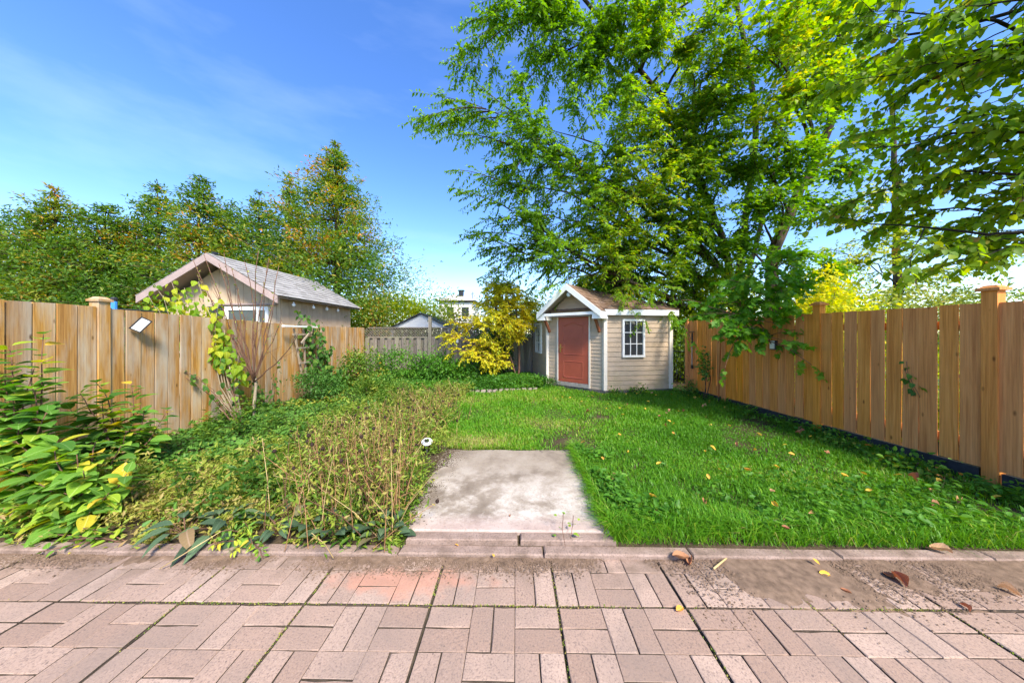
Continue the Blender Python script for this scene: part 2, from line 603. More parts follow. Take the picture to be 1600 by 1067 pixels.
for k in range(-8, 8):
    link('kerb_stone', kme[k % 2], None, kerb_root, (0.18 + (k + 0.5) * kl, 1.874 + random.uniform(-0.006, 0.006), 0.026 + random.uniform(-0.006, 0.004)),
         (random.uniform(-0.02, 0.02), random.uniform(-0.006, 0.006), random.uniform(-0.008, 0.008)))
# upper step stones in front of the concrete pad
for xa, xb in ((-0.72, 0.02), (0.03, 0.66)):
    link('step_stone', kmat(brick_mesh('step_stone', xb - xa - 0.01, 0.075, 0.06, 0.007)), None, kerb_root,
         ((xa + xb) / 2, 1.957 + random.uniform(-0.003, 0.003), 0.056 + random.uniform(-0.003, 0.002)), (0, 0, random.uniform(-0.006, 0.006)))

# ---------------------------------------------------------------- concrete pad
t = NT('old_concrete')
v = t.coord('Object')
n1 = t.noise(v, 2.4, 9, 0.68, 0.1)
n2 = t.noise(v, 60, 5, 0.7)
n3 = t.noise(v, 5, 8, 0.72, 0.1)
c = t.ramp(n1, [(0.34, (0.16, 0.125, 0.095)), (0.5, (0.27, 0.22, 0.17)), (0.68, (0.34, 0.29, 0.235))])
sep = t.n('SeparateXYZ', i0=v)
my = t.n('MapRange', i0=sep.outputs[1]); my.inputs[1].default_value = 0.35; my.inputs[2].default_value = -0.35
wm = t.n('Math', _operation='MULTIPLY', i0=my.outputs[0], i1=t.ramp(n3, [(0.45, 0.0), (0.62, 0.75)]))
c = t.mix(wm.outputs[0], c, (0.56, 0.50, 0.44))      # worn white paint, stronger towards the step
my2 = t.n('MapRange', i0=sep.outputs[1]); my2.inputs[1].default_value = -0.50; my2.inputs[2].default_value = -0.66
c = t.mix(t.n('Math', _operation='MULTIPLY', i0=my2.outputs[0], i1=0.75).outputs[0], c, (0.42, 0.31, 0.27))
c = t.mix(t.ramp(n2, [(0.28, 0.7), (0.45, 0.0)]), c, (0.16, 0.13, 0.11))
M['concrete'] = t.done(t.principled(c, 0.9, 0.2, t.bump(t.mix(0.5, n3, n2), 0.6, 0.012)))
pts = []
r = random.Random(5)
def edge(a, b, n, amp):
    return [(a[0] + (b[0] - a[0]) * i / n + r.uniform(-amp, amp), a[1] + (b[1] - a[1]) * i / n + r.uniform(-amp, amp)) for i in range(n)]
poly = edge((-0.88, 2.0), (0.64, 2.0), 10, 0.003) + edge((0.64, 2.0), (0.64, 3.40), 14, 0.012) + edge((0.64, 3.40), (-0.9, 3.38), 12, 0.012) + edge((-0.9, 3.38), (-0.88, 2.0), 10, 0.01)
cx, cy = -0.12, 2.7
mb = MB()
n = len(poly)
top_in = [(cx + (x - cx) * 0.985, cy + (y - cy) * 0.985, 0.062) for x, y in poly]
top_out = [(x, y, 0.052) for x, y in poly]
bot = [(x, y, -0.05) for x, y in poly]
mb.add(top_in + top_out + bot, [tuple(range(n))] + [(n + i, n + (i + 1) % n, (i + 1) % n, i) for i in range(n)] + [(2 * n + i, 2 * n + (i + 1) % n, n + (i + 1) % n, n + i) for i in range(n)])
pad = link('concrete_pad', mb.mesh('concrete_pad', (cx, cy, 0)), M['concrete'], None, (cx, cy, 0))
tag(pad, kind='structure')

# ================================================================== FENCES
def board_variants(prefix, w, th, h, n=3, mat=None):
    out = []
    for q in range(n):
        b = MB()
        ww = w * (1 + 0.02 * (q - 1))
        a, c = ww / 2, th / 2
        e = 0.003
        dz = (0.0, 0.004, -0.003)[q % 3]
        sec = [(-a + e, -c), (a - e, -c), (a, -c + e), (a, c), (-a, c), (-a, -c + e)]
        vs = [(x + 0.002 * q, y, 0) for x, y in sec] + [(x, y, h + (dz if x > 0 else 0)) for x, y in sec]
        k = len(sec)
        fs = [tuple(range(k - 1, -1, -1)), tuple(range(k, 2 * k))] + [(i, (i + 1) % k, k + (i + 1) % k, k + i) for i in range(k)]
        b.add(vs, fs)
        nf = len(b.f)
        # nail heads: tiny discs standing on the face
        for zz in (0.2, h - 0.2):
            for xx in (-0.27, 0.27):
                cx0, cz0, yy0 = xx * w, zz + 0.007 * q, -c - 0.0012
                b.add([(cx0 + 0.0035 * math.cos(m * 1.2566), yy0, cz0 + 0.0035 * math.sin(m * 1.2566)) for m in range(5)], [(0, 1, 2, 3, 4)])
        me = b.mesh('%s_%d' % (prefix, q))
        me.materials.append(mat); me.materials.append(M['darkmetal'])
        for pi_ in range(nf, len(me.polygons)): me.polygons[pi_].material_index = 1
        out.append(me)
    return out


def post(fence, x, y, z0, z1, s, ang, mat, capmat, capw=0.14):
    me = MB().box((0, 0, (z1 - z0) / 2), (s, s, z1 - z0)).mesh('post'); me.materials.append(mat)
    p = link('post', me, None, fence, (x - fence.location.x, y - fence.location.y, z0), (0, 0, ang))
    c = MB().box((0, 0, 0.012), (capw, capw, 0.024))
    a = capw / 2 - 0.008
    c.hexa([(-a, -a, 0.0245), (a, -a, 0.0245), (a, a, 0.0245), (-a, a, 0.0245)], [(-a * .55, -a * .55, 0.05), (a * .55, -a * .55, 0.05), (a * .55, a * .55, 0.05), (-a * .55, a * .55, 0.05)])
    cm = c.mesh('post_cap'); cm.materials.append(capmat)
    link('post_cap', cm, None, p, (0, 0, z1 - z0 + 0.002))
    return p


# right fence: x = 4.56 - 0.0891 y; boards face the yard
FA = math.atan(0.0891)
def rf(y, off=0.0): return (4.56 - 0.0891 * y + off, y)
fence_r = thing('wooden_fence', 'warm brown board fence with black kickboard running beside the lawn', 'fence', (*rf(4.0), 0.0))
BR = board_variants('fence_board', 0.1180, 0.013, 1.51, 3, M['cedar'])
# local z of a board mesh is its length; local x its width: turn so that width follows the fence line
posts_r = (1.25, 2.72, 4.13, 5.75)
def run_boards(fence, line, spans, pitch, variants, zf, rz, jit):
    for ya, yb in spans:
        n_ = max(1, int(round((yb - ya) / pitch)))
        p_ = (yb - ya) / n_
        for q in range(n_):
            yy = ya + (q + 0.5) * p_
            x0, y0_ = line(yy)
            link('fence_board', random.choice(variants), None, fence, (x0 - fence.location.x, y0_ - fence.location.y, zf(yy) + random.uniform(-0.006, 0.006)),
                 (random.uniform(-0.004, 0.004), random.uniform(-0.0035, 0.0035), rz + random.uniform(-jit, jit)), (p_ / pitch * random.choice((1, 1, 1, 0.985, 0.97)), 1, 1))


HP = 0.045
run_boards(fence_r, rf, [(0.15, 1.25 - HP), (1.25 + HP, 2.72 - HP), (2.72 + HP, 4.13 - HP), (4.13 + HP, 5.75 - HP), (5.75 + HP, 6.74)], 0.1265, BR, lambda y_: 0.166, math.pi / 2 + FA, 0.012)
for p in posts_r:
    post(fence_r, *rf(p, 0.022), 0.03, 1.785, 0.088, FA, M['cedar'], M['cedar'], 0.135)
post(fence_r, *rf(6.78, 0.0), 0.03, 1.68, 0.09, FA, M['cedar'], M['cedar'], 0.10)
for z in (0.36, 1.48):
    mb = MB(); a = Vector((*rf(0.1, 0.045), z)); b = Vector((*rf(6.75, 0.045), z))
    mb.bar(a, b, 0.04, 0.085).build('rail', M['cedar'], fence_r)
for ya, yb in ((0.2, 2.66), (2.78, 4.07), (4.19, 5.69), (5.81, 6.75)):
    mb = MB(); mb.bar(Vector((*rf(ya, 0.006), 0.09)), Vector((*rf(yb, 0.006), 0.09)), 0.035, 0.13).build('kickboard', M['blackboard'], fence_r)

# left fence
LFA = -0.066
def lf(y, off=0.0): return (-4.35 + LFA * (y - 2.5) + off, y)
fence_l = thing('wooden_fence', 'faded amber board fence behind the flower bed, with solar panel lamp', 'fence', (*lf(4.0), 0.0))
BLm = board_variants('fence_board_wide', 0.133, 0.02, 1.60, 3, M['oldcedar'])
ltop = lambda y_: float(np.interp(y_, [1.0, 2.5, 3.9, 5.2, 6.7, 9.3], [1.70, 1.69, 1.645, 1.605, 1.565, 1.585])) - 1.60
run_boards(fence_l, lf, [(0.73, 3.08 - HP), (3.08 + HP, 6.0)], 0.1435, BLm, ltop, -math.pi / 2 + 0.066, 0.015)
run_boards(fence_l, lf, [(6.0, 9.3)], 0.118, [m_ for m_ in board_variants('fence_board_narrow', 0.110, 0.02, 1.60, 3, M['oldcedar'])], ltop, -math.pi / 2 + 0.066, 0.02)
for p in (0.68, 3.08):
    post(fence_l, *lf(p, -0.022), 0.02, 1.735, 0.095, 0.066, M['oldcedar'], M['oldcedar'], 0.125)
for z in (0.35, 1.35):
    MB().bar(Vector((*lf(0.6, -0.04), z)), Vector((*lf(9.2, -0.04), z)), 0.04, 0.085).build('rail', M['oldcedar'], fence_l)

# back fence: grey shadow-box boards with a lattice strip on top
YB = 9.45
fence_b = thing('board_fence', 'weathered grey board fence with lattice top across the back', 'fence', (0, YB, 0))
BG = board_variants('fence_board_grey', 0.135, 0.018, 1.16, 3, M['greywood'])
x = -4.75
k = 0
while x < 4.6:
    yo = -0.035 if k % 2 == 0 else 0.035
    link('fence_board', random.choice(BG), None, fence_b, (x, yo, 0.10 + random.uniform(-0.01, 0.01)), (0, random.uniform(-0.004, 0.004), random.uniform(-0.02, 0.02)))
    x += 0.118 + random.uniform(-0.004, 0.004)
    k += 1
for xp in (-2.72, -0.35, 2.0):
    me = MB().box((0, 0, 0.95), (0.09, 0.09, 1.9)).mesh('post'); me.materials.append(M['greywood'])
    link('post', me, None, fence_b, (xp, -0.07 if xp < -2 else -0.01, 0.03))
for z in (1.275, 1.585):
    MB().box((-0.05, YB, z), (9.4, 0.05, 0.035)).build('rail', M['greywood'], fence_b)
lat = MB()
for s in (1, -1):
    xx = -4.8
    while xx < 4.6:
        lat.bar((xx, YB + 0.006 * s, 1.294), (xx + s * 0.27, YB + 0.006 * s, 1.566), 0.010, 0.02, up=(1, 0, -s))
        xx += 0.085
lo = lat.build('lattice', M['greywood'], fence_b)
lo['kind'] = 'stuff'
MB().box((-1.86, YB - 0.06, 1.17), (0.09, 0.012, 0.13)).build('tag_plate', M['white'], fence_b)['label'] = 'small white plate on the fence boards'

# dark wire fence between shed and right fence
wf = thing('wire_fence', 'thin dark chain wire fence in the gap beside the shed', 'fence', (4.0, 7.6, 0))
mb = MB()
for z in (0.95, 1.35):
    mb.tube([(3.75, 7.9, z), (4.2, 7.2, z)], 0.012, 6)
mb.build('rail', M['darkmetal'], wf)
mb = MB()
for q in range(10):
    fx = 3.75 + 0.45 * q / 9; fy = 7.9 - 0.7 * q / 9
    mb.tube([(fx, fy, 0.05), (fx, fy, 1.35)], 0.004, 4)
mb.build('wire', M['darkmetal'], wf)['kind'] = 'stuff'

# ================================================================== GARDEN SHED
t = NT('beige_vinyl_siding')
v = t.coord('Object', (1, 1, 1), rnd=True)
m1 = t.n('Mapping', i0=v); m1.inputs['Scale'].default_value = (3, 3, 60)
c = t.mix(t.ramp(t.noise(v, 4, 4), [(0.3, 0.0), (0.7, 1.0)]), (0.42, 0.31, 0.21), (0.49, 0.37, 0.26))
c = t.hsv(c, 0.5, t.rand(0.93, 1.05), t.rand(0.94, 1.06))
sp = t.n('SeparateXYZ', i0=t.n('NewGeometry').outputs['Position'])
lowz = t.n('MapRange', i0=sp.outputs[2]); lowz.inputs[1].default_value = 0.75; lowz.inputs[2].default_value = 0.1
dirt = t.n('Math', _operation='MULTIPLY', i0=lowz.outputs[0], i1=t.ramp(t.noise(v, 5, 5), [(0.45, 0.0), (0.7, 0.6)]))
c = t.mix(dirt.outputs[0], c, (0.27, 0.24, 0.10))
M['siding'] = t.done(t.principled(c, 0.55, 0.3, t.bump(t.noise(m1.outputs[0], 1.0, 3), 0.15, 0.003)))
M['trim'] = plain('cream_corner_trim', (0.72, 0.64, 0.54), 0.45, 0.3, 0, 0.06, 5)
M['door'] = plain('red_brown_door_paint', (0.36, 0.08, 0.045), 0.42, 0.35, 0, 0.08, 5, 0.08)
M['sill'] = plain('grey_sill_metal', (0.42, 0.36, 0.32), 0.5, 0.4, 0.3, 0.2)
M['soffit'] = plain('soffit_panel', (0.46, 0.39, 0.32), 0.6, 0.2, 0, 0.08)
t = NT('window_glass')
M['glass'] = t.done(t.principled((0.035, 0.04, 0.045), 0.04, 0.8, t.bump(t.noise(t.coord('Object'), 3, 2), 0.03, 0.01)))
def shingle_mat(name, cols, sc=9):
    t = NT(name)
    geo = t.n('TexCoord')
    v = geo.outputs['Object']
    vo = t.n('TexVoronoi', Vector=v, Scale=sc)
    c = t.ramp(vo.outputs['Color'], [(0.1, cols[0]), (0.5, cols[1]), (0.9, cols[2])])
    c = t.mix(t.ramp(t.noise(v, 160, 3, 0.7), [(0.4, 0.0), (0.7, 0.5)]), c, tuple(x * 0.55 for x in cols[0]))
    return t.done(t.principled(c, 0.9, 0.15, t.bump(t.noise(v, 160, 3), 0.5, 0.004)))
M['shingle'] = shingle_mat('brown_asphalt_shingle', ((0.16, 0.095, 0.06), (0.23, 0.145, 0.10), (0.30, 0.20, 0.145)))
M['shinglegrey'] = shingle_mat('pale_grey_shingle', ((0.24, 0.225, 0.21), (0.32, 0.305, 0.29), (0.39, 0.37, 0.35)), 6)


def V2(a, z): return Vector((a[0], a[1], z))

ex = Vector((0.986, 0.163, 0)).normalized()
ey = Vector((-ex.y, ex.x, 0))
Bc = Vector((2.05, 6.76, 0)); Cc = Bc + ex * 1.65
Ac = Vector((0.856, 7.78, 0)); Dc = Ac + ey * 1.8
Qc = Bc - ex * 1.01
Ec = Cc + ey * ((Dc - Qc).dot(ey))
shed = thing('garden_shed', 'small beige sided corner shed with red brown door and gabled porch roof', 'shed', (2.0, 8.0, 0.03))
ZB, ZT = 0.10, 1.86


def outward(p, q):
    d = (q - p).normalized()
    return Vector((d.y, -d.x, 0))     # right hand side of p->q


def wall(p, q, z0, z1, ch, skip=None, name='siding_board'):
    """lap siding from p to q (outward on the right of p->q); skip=(t0,t1) leaves a doorway"""
    n = outward(p, q)
    L_ = (q - p).length
    d = (q - p) / L_
    nb = int(round((z1 - z0) / ch)); ch = (z1 - z0) / nb
    spans = [(0, L_)] if skip is None else [(0, skip[0] * L_), (skip[1] * L_, L_)]
    for a, b in spans:
        for i in range(nb):
            za = z0 + i * ch; zb = za + ch
            P0, P1 = p + d * a, p + d * b
            mb = MB()
            lo = [P0 + n * 0.016 + Vector((0, 0, za)), P1 + n * 0.016 + Vector((0, 0, za)), P1 - n * 0.004 + Vector((0, 0, za)), P0 - n * 0.004 + Vector((0, 0, za))]
            hi = [P0 + n * 0.003 + Vector((0, 0, zb - 0.001)), P1 + n * 0.003 + Vector((0, 0, zb - 0.001)), P1 - n * 0.004 + Vector((0, 0, zb - 0.001)), P0 - n * 0.004 + Vector((0, 0, zb - 0.001))]
            mb.hexa(lo, hi).build(name, M['siding'], shed)


# inner carcass so that nothing shows through the laps
core = [Ac, Bc, Cc, Ec, Dc]
cen = sum(core, Vector()) / 5
inner = [cen + (p - cen) * 0.985 for p in core]
MB().slab([V2(p, 0.05) for p in inner], (0, 0, 1.86)).build('wall_core', M['soffit'], shed)
MB().slab([V2(cen + (p - cen) * 1.03, 0.0) for p in core], (0, 0, 0.095)).build('base_frame', M['greywood'], shed)
wall(Bc, Cc, ZB, ZT, 0.11)
wall(Dc, Ac, ZB, ZT, 0.11)
wall(Cc, Ec, ZB, ZT, 0.11)
wall(Ac, Bc, ZB, ZT, 0.082, (0.205, 0.775))
for p in (Ac, Bc, Cc, Dc):
    a = math.atan2(ex.y, ex.x)
    rot = Matrix.Rotation(a, 3, 'Z')
    MB().box((p.x, p.y, (ZB + ZT) / 2), (0.085, 0.085, ZT - ZB), rot).build('corner_trim', M['trim'], shed)
# door
dAB = (Bc - Ac).normalized(); nAB = outward(Ac, Bc); lAB = (Bc - Ac).length
RD = Matrix((dAB, nAB, Vector((0, 0, 1)))).transposed()
def onAB(tt, out, z): return Ac + dAB * (tt * lAB) + nAB * out + Vector((0, 0, z))
d0, d1 = 0.222, 0.759
for tt in (0.211, 0.770):
    MB().box(onAB(tt, 0.02, (0.1 + 1.9) / 2), (0.034, 0.05, 1.8), RD).build('door_jamb', M['trim'], shed)
dw = (d1 - d0) * lAB - 0.008; dz0, dz1 = 0.2, 1.865
dm = (d0 + d1) / 2
MB().box(onAB(dm, 0.02, 0.145), (dw + 0.02, 0.07, 0.09), RD).build('door_sill', M['sill'], shed)
door = MB().box(onAB(dm, 0.012, (dz0 + dz1) / 2), (dw, 0.04, dz1 - dz0), RD).build('door', M['door'], shed)


def door_panel(za, zb, arch):
    """raised moulding ring with a recessed field"""
    w = dw * 0.66
    pts = [(-w / 2, za), (w / 2, za), (w / 2, zb)]
    if arch:
        for i in range(1, 12):
            s = i / 12
            pts.append((w / 2 - w * s, zb + 0.075 * (0.5 - 0.5 * math.cos(2 * math.pi * s))))
    pts.append((-w / 2, zb))
    mx_, mz = 0, (za + zb) / 2
    ring = MB()
    n_ = len(pts)
    def P(x, z, o): return Ac + dAB * (dm * lAB + x) + nAB * o + Vector((0, 0, z))
    rings = [(1.0, 0.0315), (0.955, 0.040), (0.90, 0.0325)]
    vs = []
    for s, o in rings:
        vs += [P(x * s, mz + (z - mz) * (1 - (1 - s) * w / (zb - za)), o) for x, z in pts]
    fs = []
    for rr in range(2):
        fs += [(rr * n_ + i, rr * n_ + (i + 1) % n_, (rr + 1) * n_ + (i + 1) % n_, (rr + 1) * n_ + i) for i in range(n_)]
    fs.append(tuple(2 * n_ + i for i in range(n_)))
    return ring.add(vs, fs).build('door_panel', M['door'], door)
door_panel(0.30, 0.72, False)
door_panel(0.87, 1.60, True)
mb = MB()
hx = (d0 - dm) * lAB + 0.07
def PD(x, z, o): return Ac + dAB * (dm * lAB + x) + nAB * o + Vector((0, 0, z))
mb.box(PD(hx, 1.03, 0.037), (0.035, 0.012, 0.2), RD)
mb.tube([PD(hx, 1.05, 0.04), PD(hx, 1.05, 0.085), PD(hx + 0.1, 1.05, 0.085)], 0.009, 8)
mb.build('handle', M['brass'], door)


def window(p, q, t0, t1, z0, z1, cols=3, rows=3):
    n = outward(p, q); L_ = (q - p).length; d = (q - p) / L_
    R = Matrix((d, n, Vector((0, 0, 1)))).transposed()
    a, b = t0 * L_, t1 * L_
    def Q(s, z, o): return p + d * s + n * o + Vector((0, 0, z))
    fr = MB()
    fw = 0.045
    fr.box(Q((a + b) / 2, z1 - fw / 2, 0.03), (b - a, 0.05, fw), R)
    fr.box(Q((a + b) / 2, z0 + fw / 2, 0.032), (b - a, 0.054, fw), R)
    fr.box(Q(a + fw / 2, (z0 + z1) / 2, 0.03), (fw, 0.05, z1 - z0 - 2 * fw), R)
    fr.box(Q(b - fw / 2, (z0 + z1) / 2, 0.03), (fw, 0.05, z1 - z0 - 2 * fw), R)
    w = fr.build('window', M['white'], shed)
    iw, ih = (b - a - 2 * fw), (z1 - z0 - 2 * fw)
    for i in range(cols):
        for j in range(rows):
            MB().box(Q(a + fw + iw * (i + 0.5) / cols, z0 + fw + ih * (j + 0.5) / rows, 0.026), (iw / cols - 0.016, 0.006, ih / rows - 0.016), R).build('pane', M['glass'], w)
    for i in range(1, cols):
        MB().box(Q(a + fw + iw * i / cols, (z0 + z1) / 2, 0.03), (0.016, 0.022, ih), R).build('muntin', M['white'], w)
    for j in range(1, rows):
        MB().box(Q((a + b) / 2, z0 + fw + ih * j / rows, 0.0305), (iw, 0.019, 0.016), R).build('muntin', M['white'], w)


window(Bc, Cc, 0.251, 0.588, 0.853, 1.73)
window(Dc, Ac, 1 - 0.66, 1 - 0.30, 0.83, 1.70)

# roof: hip planes to the apex, stepped in shingle courses
AP = Qc + ex * 1.33 + ey * 1.5 + Vector((0, 0, 2.62))
def off_poly(pts, d):
    n_ = len(pts); out = []
    for i in range(n_):
        a, b, c_ = pts[i - 1], pts[i], pts[(i + 1) % n_]
        n1, n2 = outward(a, b), outward(b, c_)
        m = (n1 + n2); m = m / max(0.2, m.dot(n1))
        out.append(b + m * d)
    return out
eave = off_poly(core, 0.13)
ZE = 1.945
roof = MB().slab([V2(p, ZE - 0.14) for p in off_poly(core, 0.10)], (0, 0, 0.02)).build('roof', M['soffit'], shed)


def courses(mb, e0, e1, t0, t1, nrow, lift=0.014):
    """stepped strips on the plane eave e0-e1 up to top t0-t1"""
    nn = (e1 - e0).cross(t0 - e0).normalized()
    if nn.z < 0: nn = -nn
    for i in range(nrow):
        s0, s1 = i / nrow, min(1.0, (i + 1.25) / nrow)
        a0, a1 = e0.lerp(t0, s0), e1.lerp(t1, s0)
        b0, b1 = e0.lerp(t0, s1), e1.lerp(t1, s1)
        mb.hexa([a0, a1, b1, b0], [a0 + nn * lift, a1 + nn * lift, b1 + nn * 0.002, b0 + nn * 0.002])


mb = MB()
ap = Vector((AP.x, AP.y, AP.z))
for i in range(5):
    e0, e1 = V2(eave[i], ZE), V2(eave[(i + 1) % 5], ZE)
    courses(mb, e0, e1, ap + (e0 - ap) * 0.003, ap + (e1 - ap) * 0.003, 9)
mb.build('shingle_course', M['shingle'], roof)['kind'] = 'stuff'
mb = MB()
for i in (1, 2):
    e = V2(eave[i], ZE + 0.012)
    nseg = 9
    for k in range(nseg):
        a, b = e.lerp(ap, k / nseg), e.lerp(ap, (k + 1.15) / nseg)
        mb.bar(a + Vector((0, 0, 0.012)), b + Vector((0, 0, 0.006)), 0.12, 0.012)
mb.build('hip_cap', M['shingle'], roof)
for i in range(5):
    p, q = eave[i], eave[(i + 1) % 5]
    n_ = outward(p, q)
    if i == 0: continue
    MB().bar(V2(p, ZE - 0.065) - n_ * 0.012, V2(q, ZE - 0.065) - n_ * 0.012, 0.022, 0.125).build('fascia', M['white'], shed)

# porch gable over the door
GO = 0.36                                    # how far the gable stands out
mid = Ac + dAB * (0.5 * lAB)
gw = 0.86
pk = mid + nAB * GO + Vector((0, 0, 2.58))
gl = mid + nAB * GO - dAB * gw + Vector((0, 0, 1.90))
gr = mid + nAB * GO + dAB * gw + Vector((0, 0, 1.90))
bk = Vector((ap.x, ap.y, 2.58)) - Vector((pk.x, pk.y, 2.58))
bk = bk.dot(-nAB) * (-nAB)
mb = MB()
for g_ in (gl, gr):
    e0, e1 = g_, g_ + bk * 0.75
    courses(mb, e0 if g_ is gl else e1, e1 if g_ is gl else e0, pk if g_ is gl else pk + bk, pk + bk if g_ is gl else pk, 7)
mb.build('gable_shingle', M['shingle'], roof)['kind'] = 'stuff'
mb = MB()
for g_ in (gl, gr):
    nn = (pk - g_).cross(bk).normalized()
    if nn.z > 0: nn = -nn
    mb.slab([g_ + nn * 0.006, pk + nn * 0.006, pk + bk * 0.6 + nn * 0.006, g_ + bk * 0.6 + nn * 0.006], nn * 0.025)
mb.build('gable_soffit', M['soffit'], roof)
for g_, s_ in ((gl, -1), (gr, 1)):
    dn = Vector((0, 0, -0.15))
    o_ = nAB * 0.004
    MB().slab([g_ + o_, pk + o_, pk + dn + o_, g_ + dn * 0.9 + o_], nAB * 0.03).build('rake_board', M['white'], roof)
    # boxed return at the foot of the rake
    c0 = g_ + Vector((0, 0, -0.07)) - dAB * (s_ * 0.06)
    MB().slab([c0 + dAB * s_ * 0.07 + Vector((0, 0, -0.1)) - nAB * 0.34, c0 + dAB * s_ * 0.07 + Vector((0, 0, -0.1)) - nAB * 0.01,
               c0 - dAB * s_ * 0.16 + Vector((0, 0, -0.1)) - nAB * 0.01, c0 - dAB * s_ * 0.16 + Vector((0, 0, -0.1)) - nAB * 0.34], (0, 0, 0.16)).build('eave_return', M['white'], roof)
bl, br_ = gl - nAB * 0.03 + dAB * 0.2, gr - nAB * 0.03 - dAB * 0.2
MB().bar(V2(bl, 1.86), V2(br_, 1.86), 0.05, 0.065).build('porch_beam', M['white'], roof)
# gable wall in the plane of the door wall
gab0 = 1.87
for i in range(6):
    za = gab0 + i * 0.095; zb = za + 0.094
    h0 = 0.74 * max(0.0, (2.50 - za) / 0.62); h1 = 0.74 * max(0.0, (2.50 - zb) / 0.62)
    c0 = mid + nAB * 0.012; c1 = mid + nAB * 0.002
    if h1 <= 0.02: h1 = 0.02
    MB().hexa([c0 - dAB * h0 + Vector((0, 0, za)), c0 + dAB * h0 + Vector((0, 0, za)), c0 + dAB * h0 - nAB * 0.05 + Vector((0, 0, za)), c0 - dAB * h0 - nAB * 0.05 + Vector((0, 0, za))],
              [c1 - dAB * h1 + Vector((0, 0, zb)), c1 + dAB * h1 + Vector((0, 0, zb)), c1 + dAB * h1 - nAB * 0.04 + Vector((0, 0, zb)), c1 - dAB * h1 - nAB * 0.04 + Vector((0, 0, zb))]).build('siding_board', M['siding'], shed)
for tt in (0.06, 0.93):
    MB().bar(onAB(tt, 0.30, 1.80), onAB(tt, 0.045, 1.44), 0.045, 0.07).build('bracket', M['bracket'], shed)
lampb = MB().lathe(pk - Vector((0, 0, 0.27)) + nAB * (-0.10), [(0.02, 0.08), (0.05, 0.06), (0.055, 0.0), (0.03, -0.03)], 12).build('porch_lamp', M['whiteplastic'], shed)

# ================================================================== NEIGHBOUR'S GARAGE
gar = thing('neighbour_garage', 'tan boarded gable garage with pale grey roof beyond the left fence', 'garage', (-6.5, 7.9, 0))
t = NT('tan_board_paint')
v = t.coord('Object', rnd=True)
c = t.mix(t.ramp(t.noise(v, 5, 5), [(0.3, 0.0), (0.7, 1.0)]), (0.44, 0.32, 0.21), (0.52, 0.39, 0.265))
c = t.hsv(c, 0.5, 1.0, t.rand(0.93, 1.07))
M['tan'] = t.done(t.principled(c, 0.7, 0.2, t.bump(t.noise(v, 40, 4), 0.2, 0.004)))
M['mauve'] = plain('mauve_fascia_paint', (0.36, 0.27, 0.245), 0.6, 0.25, 0, 0.12, 5)
GX0, GX1, GYf, GYb = -7.75, -5.25, 6.55, 9.3
GXm, RZ, EZ = -6.5, 3.1, 2.22
slope = (RZ - EZ) / 1.47
MB().box((GXm, (GYf + GYb) / 2, 1.15), (GX1 - GX0 - 0.04, GYb - GYf - 0.04, 2.3)).build('wall_core', M['tan'], gar)
gx_ = GX0
while gx_ < GX1 - 0.02:
    xa, xb = gx_ + 0.004, min(gx_ + 0.185, GX1) - 0.004
    za, zb = (RZ - 0.16 - abs(xa - GXm) * slope), (RZ - 0.16 - abs(xb - GXm) * slope)
    if xa < GXm < xb: za = zb = max(za, zb)
    MB().hexa([(xa, GYf - 0.018, 0.05), (xb, GYf - 0.018, 0.05), (xb, GYf + 0.015, 0.05), (xa, GYf + 0.015, 0.05)],
              [(xa, GYf - 0.018, za), (xb, GYf - 0.018, zb), (xb, GYf + 0.015, zb), (xa, GYf + 0.015, za)]).build('wall_board', M['tan'], gar)
    gx_ += 0.185
gy_ = GYf
while gy_ < GYb - 0.05:
    ya, yb = gy_ + 0.004, min(gy_ + 0.2, GYb) - 0.004
    MB().box((GX1 + 0.002, (ya + yb) / 2, 1.13), (0.03, yb - ya, 2.2)).build('wall_board', M['tan'], gar)
    gy_ += 0.2
groof = MB().slab([(GXm - 1.47, 6.16, EZ - 0.02), (GXm, 6.16, RZ - 0.02), (GXm + 1.47, 6.16, EZ - 0.02), (GXm + 1.47, 6.16, EZ - 0.06), (GXm, 6.16, RZ - 0.06), (GXm - 1.47, 6.16, EZ - 0.06)], (0, 3.3, 0)).build('roof', M['mauve'], gar)
mb = MB()
for s in (-1, 1):
    e0 = Vector((GXm + s * 1.52, 6.13, EZ - 0.025)); e1 = Vector((GXm + s * 1.52, 9.5, EZ - 0.025))
    t0 = Vector((GXm, 6.13, RZ)); t1 = Vector((GXm, 9.5, RZ))
    courses(mb, e0, e1, t0, t1, 12, 0.016)
mb.build('shingle_course', M['shinglegrey'], groof)['kind'] = 'stuff'
for s in (-1, 1):
    dn = Vector((0, 0, -0.15))
    a, b = Vector((GXm + s * 1.5, 6.12, EZ - 0.03)), Vector((GXm, 6.12, RZ - 0.012))
    MB().slab([a, b, b + dn, a + dn], (0, 0.035, 0)).build('rake_board', M['mauve'], groof)
MB().box((GXm, 6.3, RZ + 0.03), (0.07, 0.07, 0.05)).build('ridge_end', M['darkmetal'], groof)
